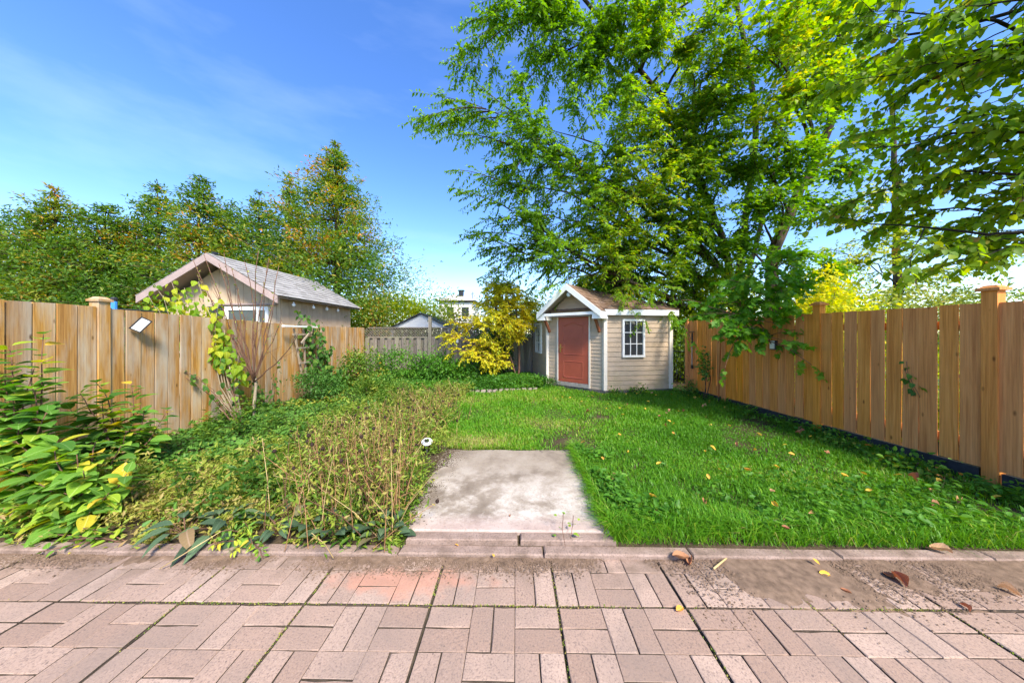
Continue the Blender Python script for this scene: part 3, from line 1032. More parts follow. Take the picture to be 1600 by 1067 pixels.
# window with shelf board above
gwi = MB()
wx0, wx1, wz0, wz1 = -6.48, -5.50, 1.05, 2.0
for bx_ in ((wx0, wz0, wx0 + 0.07, wz1), (wx1 - 0.07, wz0, wx1, wz1), (wx0 + 0.07, wz1 - 0.08, wx1 - 0.07, wz1), (wx0 + 0.07, wz0, wx1 - 0.07, wz0 + 0.07), (wx1 - 0.26, wz0 + 0.07, wx1 - 0.22, wz1 - 0.08)):
    gwi.box(((bx_[0] + bx_[2]) / 2, GYf - 0.035, (bx_[1] + bx_[3]) / 2), (bx_[2] - bx_[0], 0.045, bx_[3] - bx_[1]))
gwin = gwi.build('window', M['white'], gar)
MB().box(((wx0 + wx1 - 0.2) / 2, GYf - 0.026, (wz0 + wz1) / 2), (wx1 - wx0 - 0.28, 0.008, wz1 - wz0 - 0.13)).build('pane', M['glass'], gwin)
MB().box((wx1 - 0.145, GYf - 0.024, (wz0 + wz1) / 2), (0.15, 0.008, wz1 - wz0 - 0.13)).build('pane', M['glass'], gwin)
MB().box((-6.05, GYf - 0.05, 2.05), (1.45, 0.08, 0.035)).build('window_head', M['mauve'], gar)
MB().box((-6.72, GYf - 0.022, 1.6), (0.34, 0.03, 0.8)).build('open_hatch', M['black'], gar)
# string of bulbs under the eave
for q, yb_ in enumerate((6.75, 7.42, 7.95, 8.45)):
    b = MB().lathe((GX1 + 0.13, yb_, 2.08), [(0.012, 0.05), (0.014, 0.02), (0.034, -0.005), (0.036, -0.03), (0.018, -0.06)], 10).build('round_bulb', M['whiteplastic'], None, True)
    tag(b, 'small white round bulb hanging under the garage eave', 'light bulb', 'bulbs under the garage eave')

# far house and grey-white canopy behind the back fence
hs_ = thing('far_house', 'distant white house with shallow grey roof and chimney vent', 'house', (-3.5, 26, 0))
M['render'] = plain('pale_house_render', (0.72, 0.68, 0.63), 0.8, 0.2, 0, 0.05, 2)
M['roofpale'] = plain('pale_roof_shingle', (0.42, 0.38, 0.36), 0.9, 0.1, 0, 0.1, 3)
hp, hq = at(683, 470, 26), at(742, 470, 26)
hz = hp.z
MB().box(((hp.x + hq.x) / 2, 28, hz / 2 - 0.1), (hq.x - hp.x - 0.3, 4.0, hz - 0.1)).build('wall', M['render'], hs_)
xm = (hp.x + hq.x) / 2 - 0.2
mb = MB(); ev = [(hp.x - .15, 25.7, hz), (hq.x + .15, 25.7, hz), (hq.x + .15, 30.3, hz), (hp.x - .15, 30.3, hz)]
tp = [(xm - .4, 27.6, hz + 0.75), (xm + .4, 27.6, hz + 0.75), (xm + .4, 28.4, hz + 0.75), (xm - .4, 28.4, hz + 0.75)]
hroof = mb.hexa(ev, tp).build('roof', M['roofpale'], hs_)
MB().box((xm + 0.45, 27.2, hz + 0.75), (0.42, 0.4, 0.55)).box((xm + 0.45, 27.2, hz + 1.06), (0.55, 0.5, 0.1)).build('chimney', M['darkmetal'], hroof)
MB().tube([(xm + 1.5, 27.2, hz + 0.3), (xm + 1.5, 27.2, hz + 0.95)], 0.06, 8).build('vent_pipe', M['greymetal'], hroof)
for wx in (0.35, 0.75):
    xw = hp.x + (hq.x - hp.x) * wx
    w_ = MB().box((xw, 25.985, hz - 1.0), (0.75, 0.05, 1.0)).build('window', M['white'], hs_)
    MB().box((xw, 25.955, hz - 1.0), (0.62, 0.03, 0.86)).build('pane', M['glass'], w_)

can = thing('garden_canopy', 'pale grey gabled canopy top showing over the lattice fence', 'canopy', (-2.9, 11.5, 0))
ca, cb, cp = at(612, 512, 11), at(702, 512, 11), at(658, 490, 11)
M['canvas'] = plain('pale_canvas', (0.60, 0.60, 0.60), 0.8, 0.2, 0, 0.05, 3)
MB().slab([(ca.x, 11, ca.z), (cb.x, 11, ca.z), (cp.x, 11, cp.z - 0.03)], (0, 0.03, 0)).build('gable_cloth', M['canvas'], can)
for s_, e_ in ((-1, ca), (1, cb)):
    MB().slab([(e_.x + s_ * .12, 10.9, ca.z - .06), (cp.x, 10.9, cp.z), (cp.x, 13.2, cp.z), (e_.x + s_ * .12, 13.2, ca.z - .06)], (0, 0, 0.035)).build('roof_panel', M['darkmetal'], can)
for px_ in (ca.x, cb.x):
    MB().box((px_, 11.05, ca.z / 2), (0.08, 0.08, ca.z)).build('post', M['greymetal'], can)

# netted play frame behind the left fence
tr = thing('trampoline_net', 'dark safety net frame with blue padded pole behind the fence', 'trampoline', (-5.6, 4.2, 0))
pA, pB, pC = at(95, 473, 3.2), at(178, 466, 3.6), at(262, 473, 4.4)
MB().tube([(pA.x, pA.y, 1.70), (pB.x, pB.y, 1.70), (pC.x, pC.y, 1.72)], 0.014, 8).build('top_rail', M['black'], tr)
MB().tube([(pB.x, pB.y, 0.2), (pB.x, pB.y, 1.80)], 0.028, 10).build('padded_pole', M['blueplastic'], tr)
MB().lathe((pB.x, pB.y, 1.80), [(0.03, 0), (0.034, 0.03), (0.018, 0.05)], 10).build('pole_cap', M['black'], tr)
mb = MB()
for q in range(36):
    s_ = q / 35
    a = Vector((pA.x, pA.y, 1.7)).lerp(Vector((pC.x, pC.y, 1.72)), s_)
    mb.tube([a, a - Vector((0, 0, 0.8))], 0.0025, 3, False)
for z in np.arange(0.95, 1.7, 0.06):
    mb.tube([(pA.x, pA.y, z), (pC.x, pC.y, z)], 0.0025, 3, False)
mb.build('net', M['black'], tr)['kind'] = 'stuff'


# ================================================================== VEGETATION TOOLS
def unit(a):
    return a / np.maximum(np.linalg.norm(a, axis=-1, keepdims=True), 1e-9)


# leaf templates: x across, y along the leaf, z up; length 1
LEAF2 = (np.array([[0, 0, 0], [0.5, 0.42, 0.10], [0, 1, -0.06], [-0.5, 0.42, 0.10]], float), np.array([[0, 1, 2], [0, 2, 3]]))
LEAF4 = (np.array([[0, 0, 0], [0.40, 0.22, 0.09], [0.36, 0.62, 0.06], [0, 1, -0.14], [-0.36, 0.62, 0.06], [-0.40, 0.22, 0.09], [0, 0.5, -0.02]], float),
         np.array([[0, 1, 6], [1, 2, 6], [2, 3, 6], [3, 4, 6], [4, 5, 6], [5, 0, 6]]))
# five-lobed maple leaf
_ml = [(0, 0), (0.18, 0.10), (0.52, 0.12), (0.36, 0.32), (0.60, 0.62), (0.26, 0.55), (0, 1.0), (-0.26, 0.55), (-0.60, 0.62), (-0.36, 0.32), (-0.52, 0.12), (-0.18, 0.10), (0, 0.38)]
LEAFM = (np.array([[x, y, 0.12 * abs(x) - 0.10 * y * y] for x, y in _ml]), np.array([[i, (i + 1) % 12, 12] for i in range(12)]))


def leaf_arrays(pos, axis, nrm, size, width, tpl):
    V0, F0 = tpl
    axis = unit(axis)
    side = unit(np.cross(axis, nrm))
    up = np.cross(side, axis)
    n, k = len(pos), len(V0)
    s = size[:, None, None]
    w = (size * width)[:, None, None]
    P = pos[:, None, :] + side[:, None, :] * V0[None, :, 0:1] * w + axis[:, None, :] * V0[None, :, 1:2] * s + up[:, None, :] * V0[None, :, 2:3] * s
    F = (F0[None] + (np.arange(n) * k)[:, None, None]).reshape(-1, 3)
    return P.reshape(-1, 3), F, k


def leaf_obj(name, pos, axis, nrm, size, width, tint, tpl, mat, parent=None, kind='stuff'):
    off = np.array(wpos(parent)) if parent is not None else np.zeros(3)
    P, F, k = leaf_arrays(pos - off, axis, nrm, size, width, tpl)
    me = np_mesh(name, P, F, {'tint': np.repeat(np.clip(tint, 0, 1), k)})
    o = link(name, me, mat, parent)
    if kind: o['kind'] = kind
    return o


def tubes_np(starts, ends, r0, r1, bend=None):
    """many thin 3-sided straight twigs at once"""
    d = unit(ends - starts)
    ref = np.where(np.abs(d[:, 2:3]) > 0.9, np.array([[1.0, 0, 0]]), np.array([[0, 0, 1.0]]))
    a = unit(np.cross(d, ref)); b = np.cross(d, a)
    n = len(starts)
    V = np.zeros((n, 6, 3))
    for k in range(3):
        w = 2 * math.pi * k / 3
        o = a * math.cos(w) + b * math.sin(w)
        V[:, k] = starts + o * np.asarray(r0).reshape(-1, 1)
        V[:, 3 + k] = ends + o * np.asarray(r1).reshape(-1, 1)
    base = (np.arange(n) * 6)[:, None, None]
    f = np.array([[0, 1, 4, 3], [1, 2, 5, 4], [2, 0, 3, 5]])[None]
    return V.reshape(-1, 3), (base + f).reshape(-1, 4)


def curve_path(p0, p1, rise, n, wob, rng):
    p0, p1 = np.array(p0, float), np.array(p1, float)
    L_ = np.linalg.norm(p1 - p0)
    s = np.linspace(0, 1, n)[:, None]
    P = p0 + (p1 - p0) * s
    P[:, 2] += rise * L_ * (4 * s * (1 - s))[:, 0]
    w = rng.normal(size=(n, 3)) * wob * L_
    w = np.cumsum(w, 0) * (np.sin(np.pi * s))
    return P + w * 0.5


def path_at(P, t):
    """P (n,3), t array -> points and tangents"""
    n = len(P)
    x = np.clip(t, 0, 0.9999) * (n - 1)
    i = x.astype(int); f = (x - i)[:, None]
    return P[i] * (1 - f) + P[i + 1] * f, unit(P[i + 1] - P[i])


M['bark'] = None
def barkmat(name, c0, c1):
    t = NT(name)
    v = t.coord('Object')
    m1 = t.n('Mapping', i0=v); m1.inputs['Scale'].default_value = (16, 16, 3)
    n1 = t.noise(m1.outputs[0], 1.0, 6, 0.65, 0.6)
    return t.done(t.principled(t.ramp(n1, [(0.3, c0), (0.7, c1)]), 0.9, 0.15, t.bump(n1, 0.8, 0.03)))
M['bark'] = barkmat('dark_brown_bark', (0.035, 0.025, 0.018), (0.12, 0.09, 0.065))
M['barkred'] = barkmat('reddish_twig_bark', (0.09, 0.045, 0.03), (0.22, 0.12, 0.08))
M['barkpale'] = barkmat('pale_grey_tan_bark', (0.22, 0.17, 0.11), (0.42, 0.35, 0.25))
M['barkblack'] = barkmat('near_black_bark', (0.015, 0.012, 0.010), (0.05, 0.04, 0.03))


def tree(name, label, cat, trunks, targets, leafm, bark='bark', group=None, rng=None, subs=9, sub_len=0.42, twigs=7, twig_len=0.42, nleaf=12,
         leaf=0.09, width=0.5, droop=0.25, tpl=LEAF2, tintf=None, limb_r=0.05, rise=0.08, hang=0.35, twig_mesh=True, start=0.25, flat=0.6, spread=1.0, wob=0.03, lvar=0.25):
    """trunks: list of (points, r0, r1). targets: limb ends. Limbs spring from the trunks, carry sub-branches, twigs and leaves."""
    rng = rng or RNG
    base = trunks[0][0][0]
    root = thing(name, label, cat, (float(base[0]), float(base[1]), float(base[2])), group)
    allp, allr = [], []
    for pts, r0, r1 in trunks:
        pts = np.array(pts, float)
        # smooth resample
        t_ = np.linspace(0, 1, max(8, 4 * len(pts)))
        x = np.linspace(0, 1, len(pts))
        P = np.stack([np.interp(t_, x, pts[:, k]) for k in range(3)], -1)
        for _ in range(2): P[1:-1] = (P[:-2] + 2 * P[1:-1] + P[2:]) / 4
        P[1:-1] += rng.normal(size=P[1:-1].shape) * r0 * 0.10
        R = r0 + (r1 - r0) * t_ ** 0.8
        R[0] *= 1.25
        MB().tube([Vector(p) for p in P], list(R), 9).build('trunk', M[bark], root, True)
        allp.append(P[2:]); allr.append(R[2:])
    AP_, AR = np.concatenate(allp), np.concatenate(allr)
    S, D, LL = [], [], []
    tubes = []
    for tg in targets:
        tg = np.array(tg, float)
        dv = AP_ - tg
        dist = np.linalg.norm(dv, axis=1)
        hor = np.linalg.norm(dv[:, :2], axis=1)
        want = tg[2] - 0.45 * hor            # limb climbs outwards
        cost = dist + 1.6 * np.abs(AP_[:, 2] - want)
        i = int(np.argmin(cost))
        P = curve_path(AP_[i], tg, rise, 10, wob, rng)
        Ln = np.linalg.norm(P[-1] - P[0])
        r_ = min(limb_r * (0.5 + 0.12 * Ln), AR[i] * 0.75)
        mbx = MB().tube([Vector(p) for p in P], list(np.linspace(r_, 0.006, 10)), 6)
        mbx.build('limb', M[bark], root, True)
        ns = max(3, int(subs * (0.6 + 0.15 * Ln)))
        ts = np.sort(rng.uniform(start, 1.0, ns)); ts[-1] = 0.999
        pp, tt = path_at(P, ts)
        rd = unit(rng.normal(size=(ns, 3)) * np.array([1, 1, flat]))
        dirs = unit(tt * 0.75 + rd * spread * np.where(ts[:, None] > 0.99, 0.2, 1.0) + np.array([0, 0, 0.08]))
        lens = sub_len * Ln * (1.15 - 0.65 * ts) * rng.uniform(0.6, 1.2, ns)
        lens = np.clip(lens, 0.25, 1.9)
        for j in range(ns):
            e = pp[j] + dirs[j] * lens[j] - np.array([0, 0, droop * lens[j] ** 1.3])
            Q = curve_path(pp[j], e, 0.06, 6, 0.03, rng)
            tubes.append((Q, max(0.005, 0.012 * lens[j])))
            nt = max(2, int(twigs * (0.5 + lens[j] * 0.6)))
            tq = np.sort(rng.uniform(0.12, 1.0, nt)); tq[-1] = 0.999
            p2, t2 = path_at(Q, tq)
            rd2 = unit(rng.normal(size=(nt, 3)) * np.array([1, 1, flat]))
            S.append(p2)
            D.append(unit(t2 * 0.9 + rd2 * 0.85 * spread * np.where(tq[:, None] > 0.99, 0.2, 1.0) - np.array([0, 0, droop * 0.6])))
            LL.append(twig_len * rng.uniform(0.5, 1.2, nt))
    S, D, LL = np.concatenate(S), np.concatenate(D), np.concatenate(LL)
    mbt = MB()
    for Q, r_ in tubes:
        mbt.tube([Vector(p) for p in Q], list(np.linspace(r_, 0.0035, len(Q))), 4, False)
    mbt.build('branch', M[bark], root)['kind'] = 'stuff'
    # leaves along the twigs
    nT = len(S)
    t_ = (np.arange(nleaf) + 0.6) / nleaf
    sag = -droop * 0.8
    pos = S[:, None] + D[:, None] * (t_[None, :, None] * LL[:, None, None])
    pos[..., 2] += sag * (t_[None] ** 2) * LL[:, None]
    sd_ = unit(np.cross(D, np.array([0, 0, 1.0])) + rng.normal(size=D.shape) * 0.15)
    sgn = np.where(np.arange(nleaf) % 2 == 0, 1.0, -1.0)
    ax = D[:, None] * 0.55 + sd_[:, None] * sgn[None, :, None] * 0.85
    ax = ax + rng.normal(size=ax.shape) * 0.28
    ax[..., 2] -= hang
    nr = np.zeros_like(ax); nr[..., 2] = 1.0
    nr += rng.normal(size=nr.shape) * 0.45
    pos = pos.reshape(-1, 3); ax = ax.reshape(-1, 3); nr = nr.reshape(-1, 3)
    sz = leaf * rng.uniform(1 - lvar, 1 + lvar, len(pos))
    tint = tintf(pos, rng) if tintf else rng.uniform(0, 1, len(pos))
    keep = pos[:, 2] > 0.1
    leaf_obj('crown', pos[keep], ax[keep], nr[keep], sz[keep], width, tint[keep], tpl, leafm, root)
    if twig_mesh:
        E = S + D * LL[:, None]
        E[:, 2] += sag * LL
        Vt, Ft = tubes_np(S - np.array(wpos(root)), E - np.array(wpos(root)), np.full(nT, 0.004), np.full(nT, 0.0018))
        o = link('twig', np_mesh('twig', Vt, Ft), M[bark], root)
        o['kind'] = 'stuff'
    return root


def tint_mix(base, amp, s, seed, jitter=0.12):
    def f(P, rng):
        return base + amp * sines(P, s, seed) + rng.normal(size=len(P)) * jitter
    return f


G1, G2, G3 = (0.035, 0.105, 0.012), (0.075, 0.20, 0.018), (0.15, 0.31, 0.03)
YG, YE, OR, BR_ = (0.32, 0.40, 0.035), (0.62, 0.46, 0.03), (0.52, 0.20, 0.035), (0.24, 0.11, 0.05)
M['leaf_ash'] = leafmat('ash_leaf', [(0.0, (0.07, 0.17, 0.016)), (0.4, (0.13, 0.29, 0.02)), (0.7, (0.22, 0.40, 0.026)), (0.9, (0.40, 0.47, 0.04)), (1.0, (0.60, 0.52, 0.04))], 0.58)
M['leaf_linden'] = leafmat('linden_leaf', [(0.0, (0.09, 0.19, 0.014)), (0.5, (0.19, 0.34, 0.025)), (0.8, (0.33, 0.43, 0.035)), (0.95, (0.42, 0.38, 0.07)), (1.0, (0.48, 0.30, 0.08))], 0.62)
M['leaf_sun'] = leafmat('yellow_green_leaf', [(0.0, (0.11, 0.22, 0.015)), (0.4, (0.30, 0.42, 0.02)), (0.75, (0.55, 0.56, 0.025)), (1.0, (0.75, 0.58, 0.03))], 0.55)
M['leaf_cedar'] = leafmat('hedge_tree_leaf', [(0.0, (0.05, 0.115, 0.022)), (0.35, (0.09, 0.20, 0.03)), (0.6, (0.17, 0.28, 0.035)), (0.74, (0.36, 0.34, 0.045)), (0.86, (0.58, 0.28, 0.045)), (1.0, (0.50, 0.19, 0.045))], 0.45)
M['leaf_yellow'] = leafmat('yellow_autumn_leaf', [(0.0, (0.34, 0.44, 0.03)), (0.4, (0.68, 0.62, 0.03)), (0.85, (0.85, 0.66, 0.03)), (1.0, (0.80, 0.48, 0.03))], 0.55)
M['leaf_maple'] = leafmat('maple_leaf', [(0.0, (0.07, 0.19, 0.018)), (0.5, (0.13, 0.32, 0.025)), (0.85, (0.27, 0.42, 0.03)), (1.0, (0.62, 0.52, 0.04))], 0.55)
M['leaf_spruce'] = leafmat('spruce_needle', [(0.0, (0.012, 0.035, 0.018)), (0.6, (0.03, 0.075, 0.03)), (1.0, (0.06, 0.12, 0.04))], 0.15)
M['leaf_pale'] = leafmat('pale_far_leaf', [(0.0, (0.10, 0.16, 0.05)), (0.5, (0.24, 0.30, 0.06)), (0.85, (0.42, 0.42, 0.08)), (1.0, (0.45, 0.28, 0.12))], 0.4)

# ================================================================== BIG TREES ON THE RIGHT
R1 = np.random.default_rng(21)
b0 = at(1148, 596, 8.7)
def A(px, py, Y): return tuple(at(px, py, Y))
trunks = [
    ([(b0.x, b0.y, 0.0), A(1147, 470, 8.7), A(1135, 390, 8.6), A(1095, 290, 8.2), A(1050, 170, 7.6), A(975, 78, 6.9), A(905, -10, 6.5)], 0.13, 0.035),
    ([(b0.x + 0.12, b0.y, 0.0), A(1152, 460, 8.7), A(1165, 340, 8.6), A(1185, 200, 8.3), A(1160, 40, 7.8), A(1120, -120, 7.2)], 0.13, 0.04),
    ([(b0.x + 0.2, b0.y + 0.1, 0.0), A(1158, 460, 8.8), A(1185, 370, 8.8), A(1215, 250, 8.8), A(1235, 60, 8.8)], 0.10, 0.03)]
tg = [(738, 96, 6.6), (745, 165, 6.7), (765, 25, 6.4), (790, -60, 6.2), (795, 225, 6.9), (805, 290, 7.1), (800, 365, 7.3), (812, 395, 7.5),
      (838, 395, 7.6), (880, 345, 7.4), (865, 205, 6.9), (850, 60, 6.3), (950, 20, 6.2), (900, -90, 6.0), (955, 150, 6.6), (930, 290, 7.1), (905, 375, 7.5),
      (960, 370, 7.6), (1010, 405, 7.9), (1040, 300, 7.5), (1060, 180, 7.0), (1080, 60, 6.5), (1000, -110, 5.9), (1100, -90, 6.0), (820, 130, 6.6), (800, 330, 7.2),
      (990, 230, 6.8), (1000, 80, 6.2), (1120, 150, 6.4), (1130, 10, 6.0), (1060, 380, 8.0), (860, 0, 6.2), (810, 45, 6.5), (1170, 100, 6.2), (1150, 260, 7.0), (1100, 250, 6.8), (920, 80, 6.3),
      (1040, -20, 5.8), (1080, 330, 7.2), (1180, -60, 6.0), (1000, 140, 6.4), (1035, 60, 6.2), (1085, 125, 6.3), (1010, 195, 6.8), (940, 110, 6.4), (1060, 240, 7.0), (1110, 90, 6.2), (1150, 140, 6.3), (980, 0, 6.0), (1130, 205, 6.6), (900, 150, 6.6)]
tree('broadleaf_tree', 'big spreading green tree with several dark stems behind the shed', 'tree', trunks, [A(*p) for p in tg], M['leaf_ash'], rng=R1,
     subs=14, sub_len=0.34, twigs=10, twig_len=0.48, nleaf=14, leaf=0.10, width=0.46, droop=0.16, hang=0.5, limb_r=0.055, start=0.3, tintf=tint_mix(0.52, 0.17, 1.1, 5), flat=0.55)

R2 = np.random.default_rng(22)
trunks = [([A(1204, 600, 7.7)[:2] + (0.0,), A(1204, 470, 7.7), A(1208, 390, 7.65), A(1238, 320, 7.5), A(1270, 265, 7.4), A(1300, 190, 7.3), A(1315, 90, 7.2), A(1330, -60, 7.0)], 0.17, 0.06)]
tg = [(1230, -20, 6.0), (1290, 40, 6.2), (1350, 0, 6.5), (1200, 60, 5.8), (1260, 130, 6.0), (1340, 130, 6.6), (1210, 190, 6.2), (1390, 200, 7.0), (1250, 240, 6.4),
      (1330, 260, 7.2), (1180, 320, 6.8), (1300, 320, 7.4), (1240, 400, 6.9), (1400, 90, 6.8), (1370, -80, 6.4), (1280, -90, 6.0), (1290, 420, 7.6), (1170, 230, 6.4), (1220, 300, 6.3), (1150, 380, 7.2), (1160, 60, 6.0)]
tree('broadleaf_tree', 'tall green tree with single leaning grey trunk behind the brown fence', 'tree', trunks, [A(*p) for p in tg], M['leaf_ash'], rng=R2,
     subs=15, sub_len=0.36, twigs=10, twig_len=0.42, nleaf=10, leaf=0.11, width=0.62, droop=0.2, hang=0.4, limb_r=0.05, tintf=tint_mix(0.56, 0.17, 1.2, 6), flat=0.6)

# linden: trunk outside the picture, limbs reach in over the fence
R3 = np.random.default_rng(23)
trunks = [([(6.1, 2.3, 0.0), (6.05, 2.35, 2.0), (5.8, 2.5, 3.6), (5.6, 2.6, 5.5), (5.5, 2.7, 8.0)], 0.16, 0.05)]
tg = [(1358, 350, 3.5), (1375, 300, 3.4), (1400, 230, 3.3), (1380, 120, 3.3), (1420, 20, 3.1), (1500, 100, 2.9), (1560, 290, 3.0), (1590, 360, 3.1), (1490, 330, 3.4),
      (1460, 200, 3.2), (1320, 70, 3.8), (1360, -60, 3.4), (1550, -80, 2.8), (1600, 190, 2.8), (1420, 330, 3.6), (1530, 10, 2.7), (1440, -40, 3.2), (1590, 90, 2.7), (1430, 100, 3.3), (1540, 220, 3.0)]
tree('linden_tree', 'large leaved linden with dull green foliage hanging over the fence end', 'tree', trunks, [A(*p) for p in tg] + [(7.6, 2.6, 5.2), (6.6, 0.9, 6.0), (5.6, 4.2, 8.2), (7.2, 3.6, 7.4), (6.0, 2.2, 9.0), (4.6, 2.4, 8.6)], M['leaf_linden'], 'barkblack', rng=R3,
     subs=8, sub_len=0.36, twigs=8, twig_len=0.4, nleaf=9, leaf=0.08, width=0.92, droop=0.18, hang=0.75, limb_r=0.035, tpl=LEAF4, tintf=tint_mix(0.5, 0.2, 1.6, 7, 0.16), flat=0.5, start=0.35)

# thin far tree: small sparse leaves against the sky
R4 = np.random.default_rng(24)
trunks = [([(13.5, 10.5, 0.0), (13.3, 10.4, 3), (13.0, 10.2, 6), (12.6, 10.0, 9)], 0.16, 0.05)]
tg = [(1310, 330, 9.6), (1350, 400, 9.4), (1420, 440, 9.2), (1500, 420, 9.0), (1560, 460, 8.8), (1590, 400, 8.8), (1400, 360, 9.4), (1300, 390, 9.8), (1460, 380, 9.2), (1340, 455, 9.6), (1520, 360, 9.0), (1380, 300, 9.2)]
tree('slender_tree', 'thin yellow green tree with scattered small leaves beyond the brown fence', 'tree', trunks, [A(*p) for p in tg], M['leaf_sun'], rng=R4,
     subs=12, sub_len=0.30, twigs=9, twig_len=0.5, nleaf=8, leaf=0.11, width=0.5, droop=0.22, hang=0.4, limb_r=0.03, tintf=tint_mix(0.45, 0.2, 1.0, 8, 0.15))

# young maple leaning over the brown fence
R5 = np.random.default_rng(25)
trunks = [([(4.55, 5.0, 0.0), (4.5, 5.0, 1.4), (4.3, 4.9, 2.3), (4.05, 4.75, 2.6), (3.9, 4.65, 2.5)], 0.03, 0.012)]
tg = [(1130, 470, 4.6), (1180, 420, 4.5), (1225, 410, 4.6), (1150, 500, 4.5), (1172, 512, 4.45), (1205, 485, 4.5), (1240, 440, 4.55), (1195, 460, 4.4), (1160, 450, 4.5), (1125, 490, 4.55), (1165, 520, 4.4), (1230, 455, 4.5), (1210, 430, 4.4), (1150, 440, 4.5), (1110, 480, 4.6)]
tree('young_maple', 'bright green young maple drooping over the top of the brown fence', 'tree', trunks, [A(*p) for p in tg], M['leaf_maple'], 'barkred', rng=R5,
     subs=8, sub_len=0.5, twigs=6, twig_len=0.2, nleaf=6, leaf=0.085, width=0.95, droop=0.25, hang=0.6, limb_r=0.012, tpl=LEAFM, tintf=tint_mix(0.45, 0.18, 3.0, 9, 0.15), start=0.4, twig_mesh=False)


def bush(name, label, cx, cy, rx, ry, z0, z1, n, leafm, leaf=0.08, width=0.6, tintf=None, seed=1, group=None, stems=7, tpl=LEAF2, bark='bark', hollow=0.5, cat='bush', nclump=60, hang=0.3):
    """leafy bush: stems from the foot, leaves in clumps spread through an uneven crown"""
    rng = np.random.default_rng(seed)
    root = thing(name, label, cat, (cx, cy, gz1(cx, cy) if (-6 < cx < 5.9 and 1.9 < cy < 11.4) else -0.08), group)
    c = unit(rng.normal(size=(nclump, 3))) * (hollow + (1 - hollow) * rng.uniform(0, 1, (nclump, 1)) ** 0.5)
    c *= (1 + 0.22 * sines(c * 2.0, 2.0, seed))[:, None]
    zc, rz_ = (z0 + z1) / 2, (z1 - z0) / 2
    ctr = np.array([cx, cy, zc]); rad = np.array([rx, ry, rz_])
    cl = ctr + c * rad * 0.9
    mb = MB()
    for k in range(stems):
        e = cl[rng.integers(nclump)]
        P = curve_path((cx + rng.normal() * rx * 0.12, cy + rng.normal() * ry * 0.12, root.location.z), e, -0.03, 6, 0.05, rng)
        mb.tube([Vector(p) for p in P], list(np.linspace(0.008 + 0.012 * rz_, 0.003, 6)), 5)
    mb.build('stem', M[bark], root, True)['kind'] = 'stuff'
    idx = rng.integers(nclump, size=n)
    spread = np.array([rx, ry, rz_]) * (1.6 / nclump ** (1 / 3)) * 0.55
    d = rng.normal(size=(n, 3))
    pos = cl[idx] + d * spread
    pos[:, 2] = np.maximum(pos[:, 2], root.location.z + 0.03)
    ax = unit((pos - ctr) / rad) * 0.7 + rng.normal(size=(n, 3)) * 0.7
    ax[:, 2] -= hang
    nr = rng.normal(size=(n, 3)) * 0.5; nr[:, 2] += 1
    tint = tintf(pos, rng) if tintf else rng.uniform(0, 1, n)
    leaf_obj('foliage', pos, ax, nr, leaf * rng.uniform(0.7, 1.3, n), width, tint, tpl, leafm, root)
    return root


# sunlit growth beyond the right fence and behind the shed
GB = 'sunlit bushes beyond the brown fence'
for q, (bx_, by_, rx, ry, z1, n, mt, lb) in enumerate([
    (5.6, 2.2, 0.8, 1.1, 1.45, 2600, 'leaf_sun', 'yellow green hedge bush glimpsed through the fence gaps beside the post'),
    (5.5, 4.0, 0.8, 1.1, 1.4, 2600, 'leaf_sun', 'low yellow green bush glimpsed through the middle fence gaps'),
    (5.3, 5.8, 0.8, 1.0, 1.5, 2600, 'leaf_sun', 'yellow green bush glimpsed behind the far fence boards'),
    (4.9, 8.6, 0.9, 0.9, 2.3, 5200, 'leaf_sun', 'bright yellow green bush filling the gap beside the shed'),
    (6.3, 9.9, 1.5, 1.0, 4.2, 8000, 'leaf_sun', 'tall glowing yellow green bush around the dark tree stems'),
    (4.2, 10.6, 1.5, 0.9, 3.6, 7000, 'leaf_sun', 'tall yellow green bush rising over the shed roof'),
    (5.5, 7.9, 0.8, 0.6, 3.3, 4200, 'leaf_sun', 'loose glowing yellow green bush between shed corner and dark stems'),
    (7.2, 6.9, 0.8, 0.6, 2.9, 3600, 'leaf_yellow', 'golden leaved bush beside the young maple behind the fence'),
    (8.6, 8.6, 1.3, 1.2, 2.9, 6000, 'leaf_sun', 'yellow green bush with golden leaves right of the leaning trunk'),
    (10.5, 7.5, 1.6, 1.2, 2.5, 5000, 'leaf_pale', 'pale feathery bush showing over the brown fence top')]):
    bush('bush', lb, bx_, by_, rx, ry, 0.05 if z1 < 2.5 else 0.6, z1, n, M[mt], 0.09, 0.6, tint_mix(0.5, 0.25, 1.8, 30 + q, 0.15), 40 + q, GB, nclump=70)

